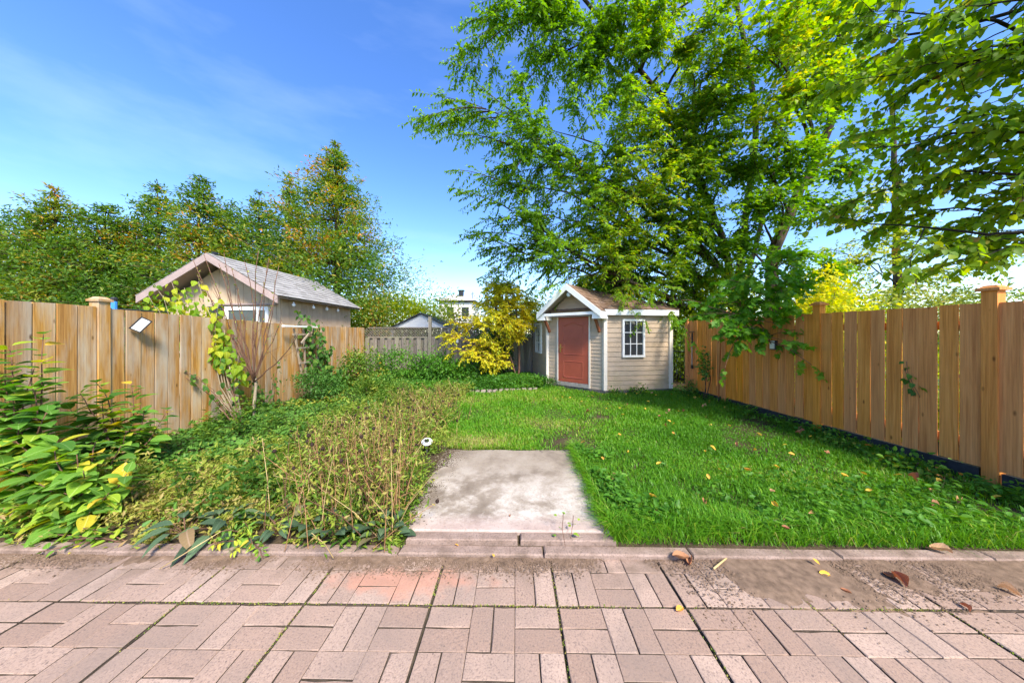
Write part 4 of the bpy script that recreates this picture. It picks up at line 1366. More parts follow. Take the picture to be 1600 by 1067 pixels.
# dark spruce behind the shed
def conifer(name, label, x, y, h, r, n, leafm, seed, z0=0.3, leaf=0.14, tintf=None, group=None, shape=1.0, width=0.3, bark='bark', levels=16, cat='tree', gap=0.0, lw=5):
    rng = np.random.default_rng(seed)
    root = thing(name, label, cat, (x, y, -0.08), group)
    MB().tube([(x, y, -0.08), (x + rng.normal() * 0.05, y, h * 0.5), (x, y, h)], [0.02 * h, 0.012 * h, 0.01], 8).build('trunk', M[bark], root, True)
    lim = MB()
    S, E = [], []
    for i in range(levels):
        s = (i + rng.uniform(0, 0.9)) / levels
        z = z0 + (h - z0) * s
        rr = r * (1 - s) ** shape * rng.uniform(0.7, 1.25) + 0.05
        for k in range(lw):
            a = 2 * math.pi * (k + rng.uniform(-0.35, 0.35)) / lw + i * 1.3
            rk = rr * rng.uniform(0.7, 1.15)
            S.append((x, y, z)); E.append((x + rk * math.cos(a), y + rk * math.sin(a), z + rk * rng.uniform(-0.12, 0.4)))
    S, E = np.array(S), np.array(E)
    V_, F_ = tubes_np(S - np.array(wpos(root)), E - np.array(wpos(root)), np.full(len(S), 0.006 * h * 0.5), np.full(len(S), 0.004))
    o = link('limb', np_mesh('limb', V_, F_), M[bark], root); o['kind'] = 'stuff'
    w = np.linalg.norm(E - S, axis=1); w = w / w.sum()
    idx = rng.choice(len(S), n, p=w)
    t_ = rng.uniform(0.15, 1.05, n) ** 0.75
    dv = E[idx] - S[idx]
    ll = np.linalg.norm(dv, axis=1, keepdims=True)
    # clumped sprays along each limb
    cl = rng.integers(0, 5, n)
    co = np.random.default_rng(seed + 1).normal(size=(len(S), 5, 3))
    ct = np.random.default_rng(seed + 2).uniform(0.25, 1.0, (len(S), 5))
    tt = ct[idx, cl] + rng.normal(size=n) * 0.06
    pos = S[idx] + dv * tt[:, None] + co[idx, cl] * 0.10 * ll * np.array([1, 1, 0.7]) + rng.normal(size=(n, 3)) * (0.05 + 0.06 * ll)
    ax = unit(dv) * 0.8 + rng.normal(size=(n, 3)) * 0.65
    nr = rng.normal(size=(n, 3)) * 0.6; nr[:, 2] += 1
    tint = tintf(pos, rng) if tintf else rng.uniform(0, 1, n)
    pos[:, 2] = np.maximum(pos[:, 2], 0.1)
    leaf_obj('crown', pos, ax, nr, leaf * rng.uniform(0.6, 1.3, n), width, tint, LEAF2, leafm, root)
    return root


conifer('spruce_tree', 'dark green spruce showing between shed roof and leafy boughs', at(965, 400, 12).x, 12.5, 5.2, 1.7, 14000, M['leaf_spruce'], 61, leaf=0.16, width=0.22, levels=20, lw=7)
conifer('spruce_tree', 'pale feathery conifer seen over the brown fence between the posts', at(1300, 440, 13).x, 13, 4.1, 1.5, 9000, M['leaf_pale'], 62, leaf=0.16, width=0.22, levels=16, lw=6)

# ================================================================== TREE ROW ON THE LEFT
GT = 'hedge trees behind the left fence and garage'
rows = [  # px, top y, Y, radius, shape, leaves, orange, label
    (-70, 335, 10.0, 2.4, 0.6, 18000, 0.46, 'green hedge tree at the outer end of the row behind the fence'),
    (40, 330, 11.5, 2.3, 0.6, 15000, 0.50, 'green hedge tree just left of the golden topped one'),
    (85, 294, 10.5, 2.4, 0.75, 23000, 0.60, 'hedge tree with golden yellow top behind the left fence'),
    (165, 322, 10.8, 2.4, 0.65, 21000, 0.56, 'hedge tree with orange flecked top behind the left fence'),
    (205, 340, 12.0, 2.2, 0.6, 13000, 0.50, 'broad low hedge tree filling behind the orange flecked top'),
    (246, 284, 12.0, 2.4, 0.85, 20000, 0.46, 'slim spired green hedge tree left of the garage ridge'),
    (312, 274, 11.2, 2.5, 0.8, 23000, 0.52, 'green hedge tree with golden tip rising behind the garage ridge'),
    (360, 320, 12.4, 2.3, 0.6, 15000, 0.47, 'broad green hedge tree behind the upper garage roof'),
    (405, 300, 12.4, 2.3, 0.75, 17000, 0.48, 'dark green hedge tree standing beside the tall orange flecked one'),
    (452, 270, 12.8, 2.1, 0.95, 16000, 0.52, 'slender tipped tree touching the tall orange flecked one'),
    (524, 224, 12.3, 4.3, 0.95, 56000, 0.60, 'tallest cone shaped tree flecked orange behind the garage roof')]
for q, (px_, py_, Y_, r_, sh, n_, orr, lb) in enumerate(rows):
    p = at(px_, py_, Y_)
    def tf(P, rng, orr=orr, q=q, h=p.z):
        return orr - 0.07 + 0.15 * sines(P, 1.6, 70 + q) + 0.16 * sines(P, 6.0, 170 + q) + 0.12 * np.clip(P[:, 2] / h - 0.55, -0.4, 0.5) + rng.normal(size=len(P)) * 0.10
    conifer('hedge_tree', lb, p.x, Y_, p.z, r_, n_, M['leaf_cedar'], 80 + q, 0.5, 0.14, tf, GT, sh, 0.36, levels=28, lw=9)

# growth behind the back fence
GK = 'bushes behind the back fence'
for q, (px_, Y_, rx, z0, z1, n, mt, base, lb) in enumerate([
    (575, 10.6, 0.7, 0.9, 2.8, 3000, 'leaf_cedar', 0.72, 'golden leaved bush in the corner behind the garage'),
    (628, 12.5, 1.3, 0.3, 3.1, 6500, 'leaf_sun', 0.5, 'yellow green bush above the pale canopy roof'),
    (688, 12.6, 1.5, 0.3, 3.0, 7500, 'leaf_sun', 0.55, 'yellow green bush below the distant white house'),
    (725, 11.5, 0.8, 0.3, 2.1, 2500, 'leaf_pale', 0.85, 'small pinkish brown bush under the distant house'),
    (775, 12.0, 1.1, 0.3, 3.3, 4500, 'leaf_pale', 0.35, 'grey green bush behind the yellow leaved tree'),
    (835, 12.5, 1.4, 0.3, 3.2, 4500, 'leaf_pale', 0.4, 'pale thin bush left of the shed gable'),
    (880, 11.5, 1.2, 0.3, 2.2, 3000, 'leaf_sun', 0.3, 'low green bush hidden mostly behind the shed')]):
    p = at(px_, 500, Y_)
    bush('bush', lb, p.x, Y_, rx, 0.8, z0, z1, n, M[mt], 0.10, 0.55, tint_mix(base, 0.2, 1.8, 90 + q, 0.14), 100 + q, GK, nclump=55)
p = at(790, 430, 11)
conifer('slender_tree', 'thin reddish topped tree rising behind the yellow leaved tree', at(775, 420, 11).x, 11.0, at(775, 418, 11).z, 0.55, 1300, M['leaf_pale'], 130, 1.0, 0.10, tint_mix(0.62, 0.12, 2, 3), None, 0.4, 0.5, levels=12, lw=4)


# ================================================================== LAWN AND BED
def fence_x(y): return 4.56 - 0.0891 * y
def bed_edge(y): return np.interp(y, [1.9, 2.0, 3.38, 3.45, 4.6, 6.0, 7.0, 7.6, 8.2], [0.66, 0.66, 0.66, -0.80, -1.0, -1.15, -0.95, 0.3, 0.8])
shed_poly = np.array([(p.x, p.y) for p in off_poly(core, 0.05)])
def inside(poly, x, y):
    c = np.zeros(len(x), bool)
    n_ = len(poly); j = n_ - 1
    for i in range(n_):
        xi, yi = poly[i]; xj, yj = poly[j]
        c ^= ((yi > y) != (yj > y)) & (x < (xj - xi) * (y - yi) / (yj - yi + 1e-12) + xi)
        j = i
    return c


def blades(rng, x, y, z, h, w, lean, tint):
    """five-point grass blades -> arrays"""
    n = len(x)
    a = rng.uniform(0, 2 * math.pi, n)
    d = np.stack([np.cos(a), np.sin(a), np.zeros(n)], -1)
    s = np.stack([-np.sin(a), np.cos(a), np.zeros(n)], -1)
    b = np.stack([x, y, z], -1)
    up = np.array([0, 0, 1.0])
    m = b + up * (h * 0.55)[:, None] + d * (lean * h * 0.35)[:, None]
    t_ = b + up * (h * np.clip(1 - 0.45 * lean, 0.1, 1))[:, None] + d * (lean * h)[:, None]
    V = np.stack([b - s * w[:, None], b + s * w[:, None], m - s * (w * 0.8)[:, None], m + s * (w * 0.8)[:, None], t_], 1)
    F = (np.arange(n) * 5)[:, None, None] + np.array([[0, 1, 3], [0, 3, 2], [2, 3, 4]])[None]
    return V.reshape(-1, 3), F.reshape(-1, 3), np.repeat(np.clip(tint, 0, 1), 5)


M['grass'] = leafmat('lawn_grass', [(0.0, (0.05, 0.14, 0.008)), (0.4, (0.085, 0.26, 0.012)), (0.75, (0.16, 0.37, 0.02)), (0.92, (0.32, 0.42, 0.04)), (1.0, (0.42, 0.36, 0.13))], 0.4, 0.45, 0.3)
rng = np.random.default_rng(301)
N = 300000
u = rng.uniform(0, 1, N)
y = 1.93 * (8.6 / 1.93) ** u
x = rng.uniform(-1.3, 4.5, N)
ok = (x > bed_edge(y) + 0.035 * rng.normal(size=N) - 0.03 + 0.05 * sines(np.stack([x, y, 0 * x], -1), 7, 50)) & (x < fence_x(y) - 0.02) & ~inside(shed_poly, x, y)
P0 = np.stack([x, y, np.zeros(N)], -1)
ok &= rng.uniform(0, 1, N) < 0.72 + 0.42 * sines(P0, 3.5, 41) + 0.15 * sines(P0, 13, 49)
# bare earth at the front kerb and round the shed
ok &= ~((y < 2.02 + 0.05 * sines(P0, 5, 42)) & (rng.uniform(0, 1, N) < 0.75))
x, y, P0 = x[ok], y[ok], P0[ok]
n = len(x)
hh = 0.06 + 0.026 * sines(P0, 2.4, 43) + 0.022 * sines(P0, 8, 44)
edge_d = np.minimum(np.abs(x - bed_edge(y)), fence_x(y) - x)
hh = hh + 0.04 * np.exp(-(edge_d / 0.15) ** 2) + 0.035 * np.exp(-((y - 2.05) / 0.2) ** 2)
hh = np.clip(hh * rng.uniform(0.55, 1.35, n), 0.02, 0.2)
tint = 0.53 + 0.18 * sines(P0, 1.1, 45) + 0.16 * sines(P0, 4, 46) + rng.normal(size=n) * 0.17
tint += 0.30 * np.exp(-(((x + 0.45) / 0.5) ** 2 + ((y - 3.7) / 0.35) ** 2))  # pool of yellow sunlight painted into the blade tint just past the pad
V_, F_, a_ = blades(rng, x, y, soil_z(x, y) - 0.004, hh, (0.0016 + 0.0006 * y) * rng.uniform(0.7, 1.4, n), rng.uniform(0.1, 1.1, n), tint)
tag(link('lawn_grass', np_mesh('lawn_grass', V_, F_, {'tint': a_}), M['grass']), 'lush green lawn grass between flower bed and brown fence', 'grass', kind='stuff')
# long grass spilling over the kerb and pad edge
n = 5200
x = np.concatenate([rng.uniform(0.62, 4.2, n // 2), 0.66 + np.abs(rng.normal(size=n // 2)) * 0.05])
y = np.concatenate([rng.uniform(1.93, 2.08, n // 2), rng.uniform(1.95, 3.5, n // 2)])
V_, F_, a_ = blades(rng, x, y, soil_z(x, y), rng.uniform(0.09, 0.19, n), np.full(n, 0.0028), rng.uniform(0.5, 1.3, n), 0.55 + rng.normal(size=n) * 0.2)
tag(link('edge_grass', np_mesh('edge_grass', V_, F_, {'tint': a_}), M['grass']), 'longer grass leaning over the kerb and concrete pad edge', 'grass', kind='stuff')

# broad leaved weeds in the lawn, along fence and kerb
M['leaf_weed'] = leafmat('weed_leaf', [(0.0, (0.035, 0.11, 0.014)), (0.5, (0.08, 0.23, 0.02)), (0.85, (0.17, 0.33, 0.03)), (1.0, (0.40, 0.36, 0.06))], 0.4)
n = 7400
x = np.concatenate([fence_x(np.linspace(2, 6.7, 2600)) - np.abs(rng.normal(size=2600)) * 0.22 - 0.03, rng.uniform(0.7, 4.2, 3000), 0.7 + np.abs(rng.normal(size=1800)) * 0.14])
y = np.concatenate([np.linspace(2, 6.7, 2600) + rng.normal(size=2600) * 0.05, 2.0 + np.abs(rng.normal(size=3000)) * 0.45, rng.uniform(1.98, 3.4, 1800)])
cl = np.stack([np.round(x / 0.09) * 0.09, np.round(y / 0.09) * 0.09, np.zeros(n)], -1)
ok = (sines(cl, 9, 47) > -0.15) & (x > 0.66) & (x < fence_x(y) - 0.01) & (y > 1.94)
x, y = x[ok], y[ok]; n = len(x)
pos = np.stack([x, y, soil_z(x, y) + rng.uniform(0.02, 0.13, n)], -1)
ax = rng.normal(size=(n, 3)); ax[:, 2] = ax[:, 2] * 0.3 + 0.25
nr = rng.normal(size=(n, 3)) * 0.4; nr[:, 2] += 1
tag(leaf_obj('lawn_weed', pos, ax, nr, rng.uniform(0.025, 0.06, n), 0.62, 0.45 + 0.2 * sines(pos, 4, 48) + rng.normal(size=n) * 0.12, LEAF4, M['leaf_weed']), 'broad leaved weeds and clover growing along fence and kerb', 'weeds')

# ---- flower bed ground cover
M['leaf_mint'] = leafmat('ground_cover_leaf', [(0.0, (0.045, 0.12, 0.022)), (0.5, (0.095, 0.23, 0.035)), (0.85, (0.20, 0.35, 0.05)), (1.0, (0.42, 0.40, 0.06))], 0.35)
M['leaf_fine'] = leafmat('fine_bed_foliage', [(0.0, (0.05, 0.13, 0.015)), (0.3, (0.13, 0.24, 0.025)), (0.6, (0.30, 0.36, 0.05)), (0.8, (0.42, 0.38, 0.09)), (1.0, (0.36, 0.24, 0.11))], 0.4)


def cover(name, label, n, region, hf, leaf, width, tintf, mat, tpl, seed, up=0.3):
    rng = np.random.default_rng(seed)
    x = rng.uniform(region[0], region[1], n); y = region[2] * (region[3] / region[2]) ** rng.uniform(0, 1, n)
    h, ok = hf(x, y)
    ok &= rng.uniform(0, 1, n) < 1.0
    x, y, h = x[ok], y[ok], h[ok]; n = len(x)
    pos = np.stack([x, y, soil_z(x, y) + h * rng.uniform(0.15, 1.0, n) ** 0.6], -1)
    ax = rng.normal(size=(n, 3)); ax[:, 2] = ax[:, 2] * 0.5 + up
    nr = rng.normal(size=(n, 3)) * 0.45; nr[:, 2] += 1
    o = leaf_obj(name, pos, ax, nr, leaf * rng.uniform(0.6, 1.35, n), width, tintf(pos, rng), tpl, mat)
    return tag(o, label, 'ground cover')


def bed_mask(x, y): return (x < bed_edge(y) - 0.02) & (x > -4.35 - 0.066 * (y - 2.5) + 0.03) & ~((y < 3.4) & (x > -0.80 - 0.05 * np.sin(y * 9)))


def h_mint(x, y):
    P = np.stack([x, y, 0 * x], -1)
    w = sines(P, 3.2, 51)
    m = bed_mask(x, y) & (x < np.interp(y, [2.2, 3.0, 3.6, 5.0, 6.5, 7.2], [-3.7, -3.2, -2.9, -2.6, -2.5, -2.8]) + 0.35 * w)
    return 0.09 + 0.05 * w, m
cover('ground_cover', 'dark green leafy ground cover along the foot of the left fence', 19000, (-4.7, -1.8, 2.0, 7.3), h_mint, 0.048, 0.6, tint_mix(0.5, 0.2, 3, 52, 0.13), M['leaf_mint'], LEAF4, 303)


def clump_bed(name, label, ncl, nleaf, mask, hmin, hmax, rad, leaf, width, t0, mat, tpl, seed, up=0.5):
    """loose bed: many small plants of unequal height, leaves spread round leaning stems"""
    rng = np.random.default_rng(seed)
    cx, cy = np.zeros(0), np.zeros(0)
    while len(cx) < ncl:
        x = rng.uniform(-4.5, -0.6, 4000); y = 1.96 * (7.0 / 1.96) ** rng.uniform(0, 1, 4000)
        ok = mask(x, y)
        cx, cy = np.concatenate([cx, x[ok]]), np.concatenate([cy, y[ok]])
    cx, cy = cx[:ncl], cy[:ncl]
    P = np.stack([cx, cy, 0 * cx], -1)
    H = (hmin + (hmax - hmin) * rng.uniform(0, 1, ncl) ** 1.8) * (1 + 0.35 * sines(P, 2.5, seed + 1)) * np.clip((cy - 1.85) / 0.35, 0.45, 1)
    R = rad * rng.uniform(0.6, 1.5, ncl)
    lean = rng.normal(size=(ncl, 2)) * 0.25
    ct = t0 + 0.22 * sines(P, 1.6, seed + 2) + rng.normal(size=ncl) * 0.14
    k = rng.integers(ncl, size=nleaf)
    u = rng.uniform(0.05, 1, nleaf) ** 0.8
    d = rng.normal(size=(nleaf, 2)) * (R[k] * (0.45 + 0.5 * u))[:, None]
    x = cx[k] + d[:, 0] + lean[k, 0] * u * H[k]; y = np.maximum(cy[k] + d[:, 1] + lean[k, 1] * u * H[k], 1.86)
    z = H[k] * u * (1 - 0.3 * np.minimum(1, (d ** 2).sum(1) / R[k] ** 2))
    ok = (x < np.where(y < 3.4, -0.72, bed_edge(y) + 0.08)) & (x > -4.33 - 0.066 * (y - 2.5))
    k, x, y, z, u = k[ok], x[ok], y[ok], z[ok], u[ok]
    pos = np.stack([x, y, soil_z(x, y) + z], -1)
    n = len(x)
    ax = rng.normal(size=(n, 3)); ax[:, 2] = ax[:, 2] * 0.5 + up
    nr = rng.normal(size=(n, 3)) * 0.5; nr[:, 2] += 0.8
    return tag(leaf_obj(name, pos, ax, nr, leaf * rng.uniform(0.45, 1.6, n), width, ct[k] + 0.10 * (u - 0.5) + rng.normal(size=n) * 0.10, tpl, mat), label, 'ground cover')


def m_fine(x, y):
    w = sines(np.stack([x, y, 0 * x], -1), 3.0, 53)
    return bed_mask(x, y) & (x > np.interp(y, [1.9, 2.3, 3.0, 3.8, 5.0, 6.6], [-4.2, -3.9, -3.5, -3.1, -2.8, -2.7]) + 0.5 * w)
def m_any(x, y): return bed_mask(x, y) & (x < -1.0)
clump_bed('fine_foliage', 'yellow green feathery foliage in loose clumps across the flower bed', 640, 60000, m_fine, 0.06, 0.36, 0.08, 0.036, 0.34, 0.56, M['leaf_fine'], LEAF2, 304, 0.6)
clump_bed('tall_weeds', 'scattered taller green weeds between the dry flower stalks', 130, 9000, m_any, 0.12, 0.46, 0.07, 0.055, 0.4, 0.30, M['leaf_fine'], LEAF2, 309, 0.3)
clump_bed('broad_weeds', 'patches of broad leaved green weeds low in the flower bed', 100, 3000, m_any, 0.05, 0.2, 0.09, 0.055, 0.6, 0.6, M['leaf_mint'], LEAF4, 314, 0.3)

# low green planting in front of the back fence
def h_back(x, y):
    P = np.stack([x, y, 0 * x], -1)
    w = sines(P, 2.4, 57)
    m = (y > 7.0 + 0.25 * np.sin(x * 0.9) - 0.05) & (y < 9.3) & (x < 0.62 - 0.1 * (y - 7.7)) & (x > -4.5)
    return np.clip(0.16 + 0.10 * w + 0.06 * sines(P, 6, 58), 0.05, 0.4), m
cover('low_planting', 'deep green low planting in the raised bed before the back fence', 30000, (-4.5, 0.8, 6.7, 9.3), h_back, 0.07, 0.55, tint_mix(0.42, 0.2, 2.2, 59, 0.12), M['leaf_weed'], LEAF2, 305, 0.35)

# rough stone edging of the raised bed
M['stone'] = plain('edging_stone', (0.27, 0.22, 0.18), 0.9, 0.15, 0, 0.3, 12, 0.5)
edging = thing('bed_edging', 'low row of rough brown stones edging the raised back bed', 'edging', (-1.0, 7.0, 0.0))
for q in range(26):
    x = -2.9 + q * 0.135
    if x > 0.55: break
    y = 6.98 + 0.25 * math.sin(x * 0.9)
    r = random.Random(q)
    me = MB().hexa([(-0.06, -0.05, 0), (0.06, -0.05, 0), (0.055, 0.05, 0), (-0.055, 0.05, 0)],
                   [(-0.05 + r.uniform(-.01, .01), -0.04, 0.075), (0.05, -0.042, 0.07 + r.uniform(0, .02)), (0.048, 0.04, 0.08), (-0.05, 0.04, 0.07 + r.uniform(0, .015))]).mesh('stone')
    link('stone', me, M['stone'], edging, (x + 1.0, y - 7.0, 0.02), (0, 0, 0.2 * math.cos(x * 0.9) + r.uniform(-0.15, 0.15)))

# ---- dry stalk clumps
M['stalk'] = plain('dry_stalk', (0.30, 0.16, 0.075), 0.8, 0.15, 0, 0.4, 9)
M['stalkdark'] = plain('dark_dry_stalk', (0.13, 0.065, 0.04), 0.8, 0.15, 0, 0.4, 9)
M['straw'] = plain('straw_stalk', (0.50, 0.36, 0.17), 0.8, 0.15, 0, 0.3, 9)
M['seed'] = plain('dark_seed_head', (0.035, 0.022, 0.018), 0.9, 0.1, 0, 0.3, 60, 0.6)
headme = MB().lathe((0, 0, 0), [(0.004, -0.006), (0.012, 0.0), (0.014, 0.008), (0.009, 0.018), (0.002, 0.022)], 8).mesh('seed_head', smooth=True)
headme.materials.append(M['seed'])
spots = [(-0.95, 2.15, 1.0), (-1.25, 2.2, 1.0), (-1.55, 2.35, 1.0), (-1.12, 2.55, 0.8), (-1.4, 2.7, 0.95), (-1.75, 2.75, 0.9), (-1.25, 2.95, 0.75), (-1.35, 3.2, 0.95), (-1.75, 3.4, 0.8),
         (-1.2, 3.75, 0.65), (-1.5, 3.95, 0.8), (-2.05, 3.3, 0.7), (-1.25, 4.5, 0.75), (-1.8, 4.6, 0.7), (-1.4, 5.2, 0.7), (-1.95, 5.5, 0.65), (-1.5, 6.0, 0.7), (-2.2, 4.2, 0.6)]
side_names = ['beside the concrete pad corner', 'near the kerb left of the pad', 'near the kerb among dark broad leaves', 'beside the middle of the pad', 'behind the kerb clumps',
              'beside the low yellow green foliage', 'next to the white solar light', 'in the middle of the bed', 'at the bed middle towards the left fence', 'beyond the pad corner', 'among yellow green foliage beyond the pad',
              'standing alone in fine foliage', 'at the lawn edge past the pad', 'between lawn edge and left fence', 'at the lawn edge towards the back', 'before the rose bushes', 'nearest the stone edging', 'closest to the left fence foot']
rng = np.random.default_rng(310)
for q, (cx, cy, hs1) in enumerate(spots):
    z0 = gz1(cx, cy)
    root = thing('dry_flower_clump', 'clump of brown dry flower stalks ' + side_names[q], 'flower clump', (cx, cy, z0), 'dry flower stalks in the bed')
    n = 60
    b = np.stack([rng.normal(size=n) * 0.16, rng.normal(size=n) * 0.16, np.zeros(n)], -1)
    b[:, 0] = np.minimum(b[:, 0], -0.82 - cx if cy < 3.4 else 0.6)
    lean = rng.normal(size=(n, 2)) * 0.10
    broken = rng.uniform(0, 1, n) < 0.14
    hgt = 0.50 * hs1 * rng.uniform(0.4, 1.25, n)
    m_ = b + np.concatenate([lean * 0.5, (hgt * 0.5)[:, None]], 1)
    e = b + np.concatenate([lean * 1.3 + broken[:, None] * rng.normal(size=(n, 2)) * 0.14, (hgt * np.where(broken, 0.55, 1))[:, None]], 1)
    for nm, sel, mt in (('stalk', np.arange(n) % 6 < 3, 'stalk'), ('dark_stalk', (np.arange(n) % 6 == 3) | (np.arange(n) % 6 == 4), 'stalkdark'), ('straw_stalk', np.arange(n) % 6 == 5, 'straw')):
        V1, F1 = tubes_np(b[sel], m_[sel], np.full(sel.sum(), 0.0036), np.full(sel.sum(), 0.0030))
        V2_, F2 = tubes_np(m_[sel], e[sel], np.full(sel.sum(), 0.0030), np.full(sel.sum(), 0.0018))
        o = link(nm, np_mesh(nm, np.concatenate([V1, V2_]), np.concatenate([F1, F2 + len(V1)])), M[mt], root); o['kind'] = 'stuff'
    for k in range(n):
        if k % 9 == 0 and not broken[k]:
            link('seed_head', headme, None, root, tuple(e[k]), (random.uniform(-0.4, 0.4), random.uniform(-0.4, 0.4), 0), random.uniform(0.8, 1.2))
    nl = 800
    k = rng.integers(n, size=nl); t_ = rng.uniform(0.1, 0.95, nl)[:, None]
    pos = b[k] * (1 - t_) + e[k] * t_ + rng.normal(size=(nl, 3)) * 0.012 + np.array([cx, cy, z0])
    ax = rng.normal(size=(nl, 3)); ax[:, 2] = ax[:, 2] * 0.6 - 0.1
    nr = rng.normal(size=(nl, 3)) * 0.5; nr[:, 2] += 1
    leaf_obj('foliage', pos, ax, nr, rng.uniform(0.025, 0.06, nl), 0.34, 0.52 + 0.2 * sines(pos, 5, 60 + q) + rng.normal(size=nl) * 0.2, LEAF2, M['leaf_fine'], root)


# ---- plants whose leaves are objects of their own
def leafmesh(name, w=0.55, curl=0.25, fold=0.12, heart=False, wavy=0.0, rows=6, seed=0):
    r = random.Random(seed)
    vs, fs = [], []
    for i in range(rows + 1):
        s = i / rows
        hw = (math.sin(math.pi * min(1, s ** (0.55 if heart else 0.75))) ** 0.8) * 0.5 * w if 0 < s < 1 else (0.10 * w if (s == 0 and heart) else 0.0)
        z = -curl * s * s + 0.06 * s
        yy = s
        if heart and i == 1: hw = 0.46 * w
        vs += [(-hw, yy - (0.06 if heart and i == 0 else 0), z + fold * hw + wavy * r.uniform(-1, 1)), (0, yy, z), (hw, yy - (0.06 if heart and i == 0 else 0), z + fold * hw + wavy * r.uniform(-1, 1))]
    for i in range(rows):
        a, b = i * 3, i * 3 + 3
        fs += [(a, a + 1, b + 1, b), (a + 1, a + 2, b + 2, b + 1)]
    me = bpy.data.meshes.new(name)
    me.from_pydata(vs, [], fs)
    me.polygons.foreach_set('use_smooth', [True] * len(me.polygons))
    me.update()
    return me


def place_leaf(me, mat, parent, pos, axis, nrm, size, name='leaf'):
    ax = Vector(axis).normalized()
    sd_ = ax.cross(Vector(nrm))
    if sd_.length < 1e-4: sd_ = Vector((1, 0, 0))
    sd_.normalize()
    up = sd_.cross(ax)
    o = link(name, me, mat, parent)
    R = Matrix((sd_, ax, up)).transposed()
    o.rotation_euler = R.to_euler()
    o.location = Vector(pos) - wpos(parent)
    o.scale = (size, size, size)
    return o


M['lf_shrub'] = leafmat_obj('shrub_leaf', [(0.0, (0.05, 0.15, 0.025)), (0.5, (0.085, 0.24, 0.03)), (0.8, (0.15, 0.33, 0.035)), (0.93, (0.32, 0.42, 0.03)), (1.0, (0.62, 0.42, 0.03))])
M['lf_low'] = leafmat_obj('low_shrub_leaf', [(0.0, (0.07, 0.19, 0.03)), (0.45, (0.13, 0.30, 0.035)), (0.75, (0.25, 0.42, 0.035)), (0.92, (0.38, 0.42, 0.03)), (1.0, (0.66, 0.44, 0.03))])
M['lf_sapling'] = leafmat_obj('sapling_leaf', [(0.0, (0.11, 0.26, 0.02)), (0.5, (0.24, 0.38, 0.025)), (1.0, (0.50, 0.48, 0.03))], 0.5)
M['lf_dark'] = leafmat_obj('dark_broad_leaf', [(0.0, (0.03, 0.055, 0.03)), (0.5, (0.055, 0.10, 0.05)), (0.85, (0.09, 0.14, 0.06)), (1.0, (0.20, 0.13, 0.06))], 0.15)
M['lf_vine'] = leafmat_obj('vine_leaf', [(0.0, (0.03, 0.10, 0.02)), (0.6, (0.07, 0.19, 0.03)), (1.0, (0.18, 0.30, 0.04))], 0.4)
LFA_ = [leafmesh('leaf_oval_%d' % q, 0.62 + 0.06 * q, 0.22 + 0.08 * q, 0.25, False, 0.012, 6, q) for q in range(3)]
LFB_ = [leafmesh('leaf_heart_%d' % q, 0.85, 0.2 + 0.1 * q, 0.2, True, 0.015, 5, 10 + q) for q in range(3)]
LFC_ = [leafmesh('leaf_long_%d' % q, 0.42, 0.35 + 0.15 * q, 0.3, False, 0.02, 6, 20 + q) for q in range(3)]
def copies(ms, mat):
    out = []
    for m_ in ms:
        c_ = m_.copy(); c_.materials.append(mat); out.append(c_)
    return out


def leafy_shrub(name, label, base, tips, per, size, meshes, mat, bark='barkred', rng=None, r0=0.009, start=0.25, up=0.35, cat='shrub', group=None, droop=0.1, rise=0.05, pair=True, jit=0.5, hanging=False):
    ms = copies(meshes, mat)
    root = thing(name, label, cat, base, group)
    for tp_ in tips:
        b = np.array(base) + np.array([rng.normal() * 0.04, rng.normal() * 0.04, -0.02])
        P = curve_path(b, tp_, rise, 8, 0.03, rng)
        MB().tube([Vector(p) for p in P], list(np.linspace(r0, 0.0025, 8)), 5).build('stem', M[bark], root, True)
        ts = np.linspace(start, 1.0, per)
        pts, tan = path_at(P, ts)
        ang = rng.uniform(0, 6.28)
        for i in range(per):
            ang += math.pi / 2 if pair and i % 2 == 0 else (math.pi if pair else 2.4)
            t_ = Vector(tan[i])
            a_ = t_.cross(Vector((0.2, 0.1, 1)))
            if a_.length < 1e-3: a_ = Vector((1, 0, 0))
            a_.normalize(); b_ = t_.cross(a_)
            out = a_ * math.cos(ang) + b_ * math.sin(ang)
            axis = out * 0.9 + t_ * 0.45 + Vector((rng.normal() * 0.15, rng.normal() * 0.15, up * 0.4 - droop))
            axis.z *= 0.6
            nrm = Vector((rng.normal() * jit * 0.5, rng.normal() * jit * 0.5, 1)) + t_ * 0.2
            if hanging:
                axis = out * 0.55 + Vector((rng.normal() * 0.3, rng.normal() * 0.3, -0.75))
                nrm = out * 0.5 + Vector((rng.normal() * 0.6, rng.normal() * 0.6 - 0.5, 0.45))
            s_ = size * (1.05 - 0.35 * ts[i] ** 3) * rng.uniform(0.7, 1.25)
            place_leaf(ms[int(rng.integers(len(ms)))], None, root, Vector(pts[i]) + out * (0.01 if pair else 0.045 * rng.uniform(0.2, 1.4)), axis, nrm, s_)
    return root


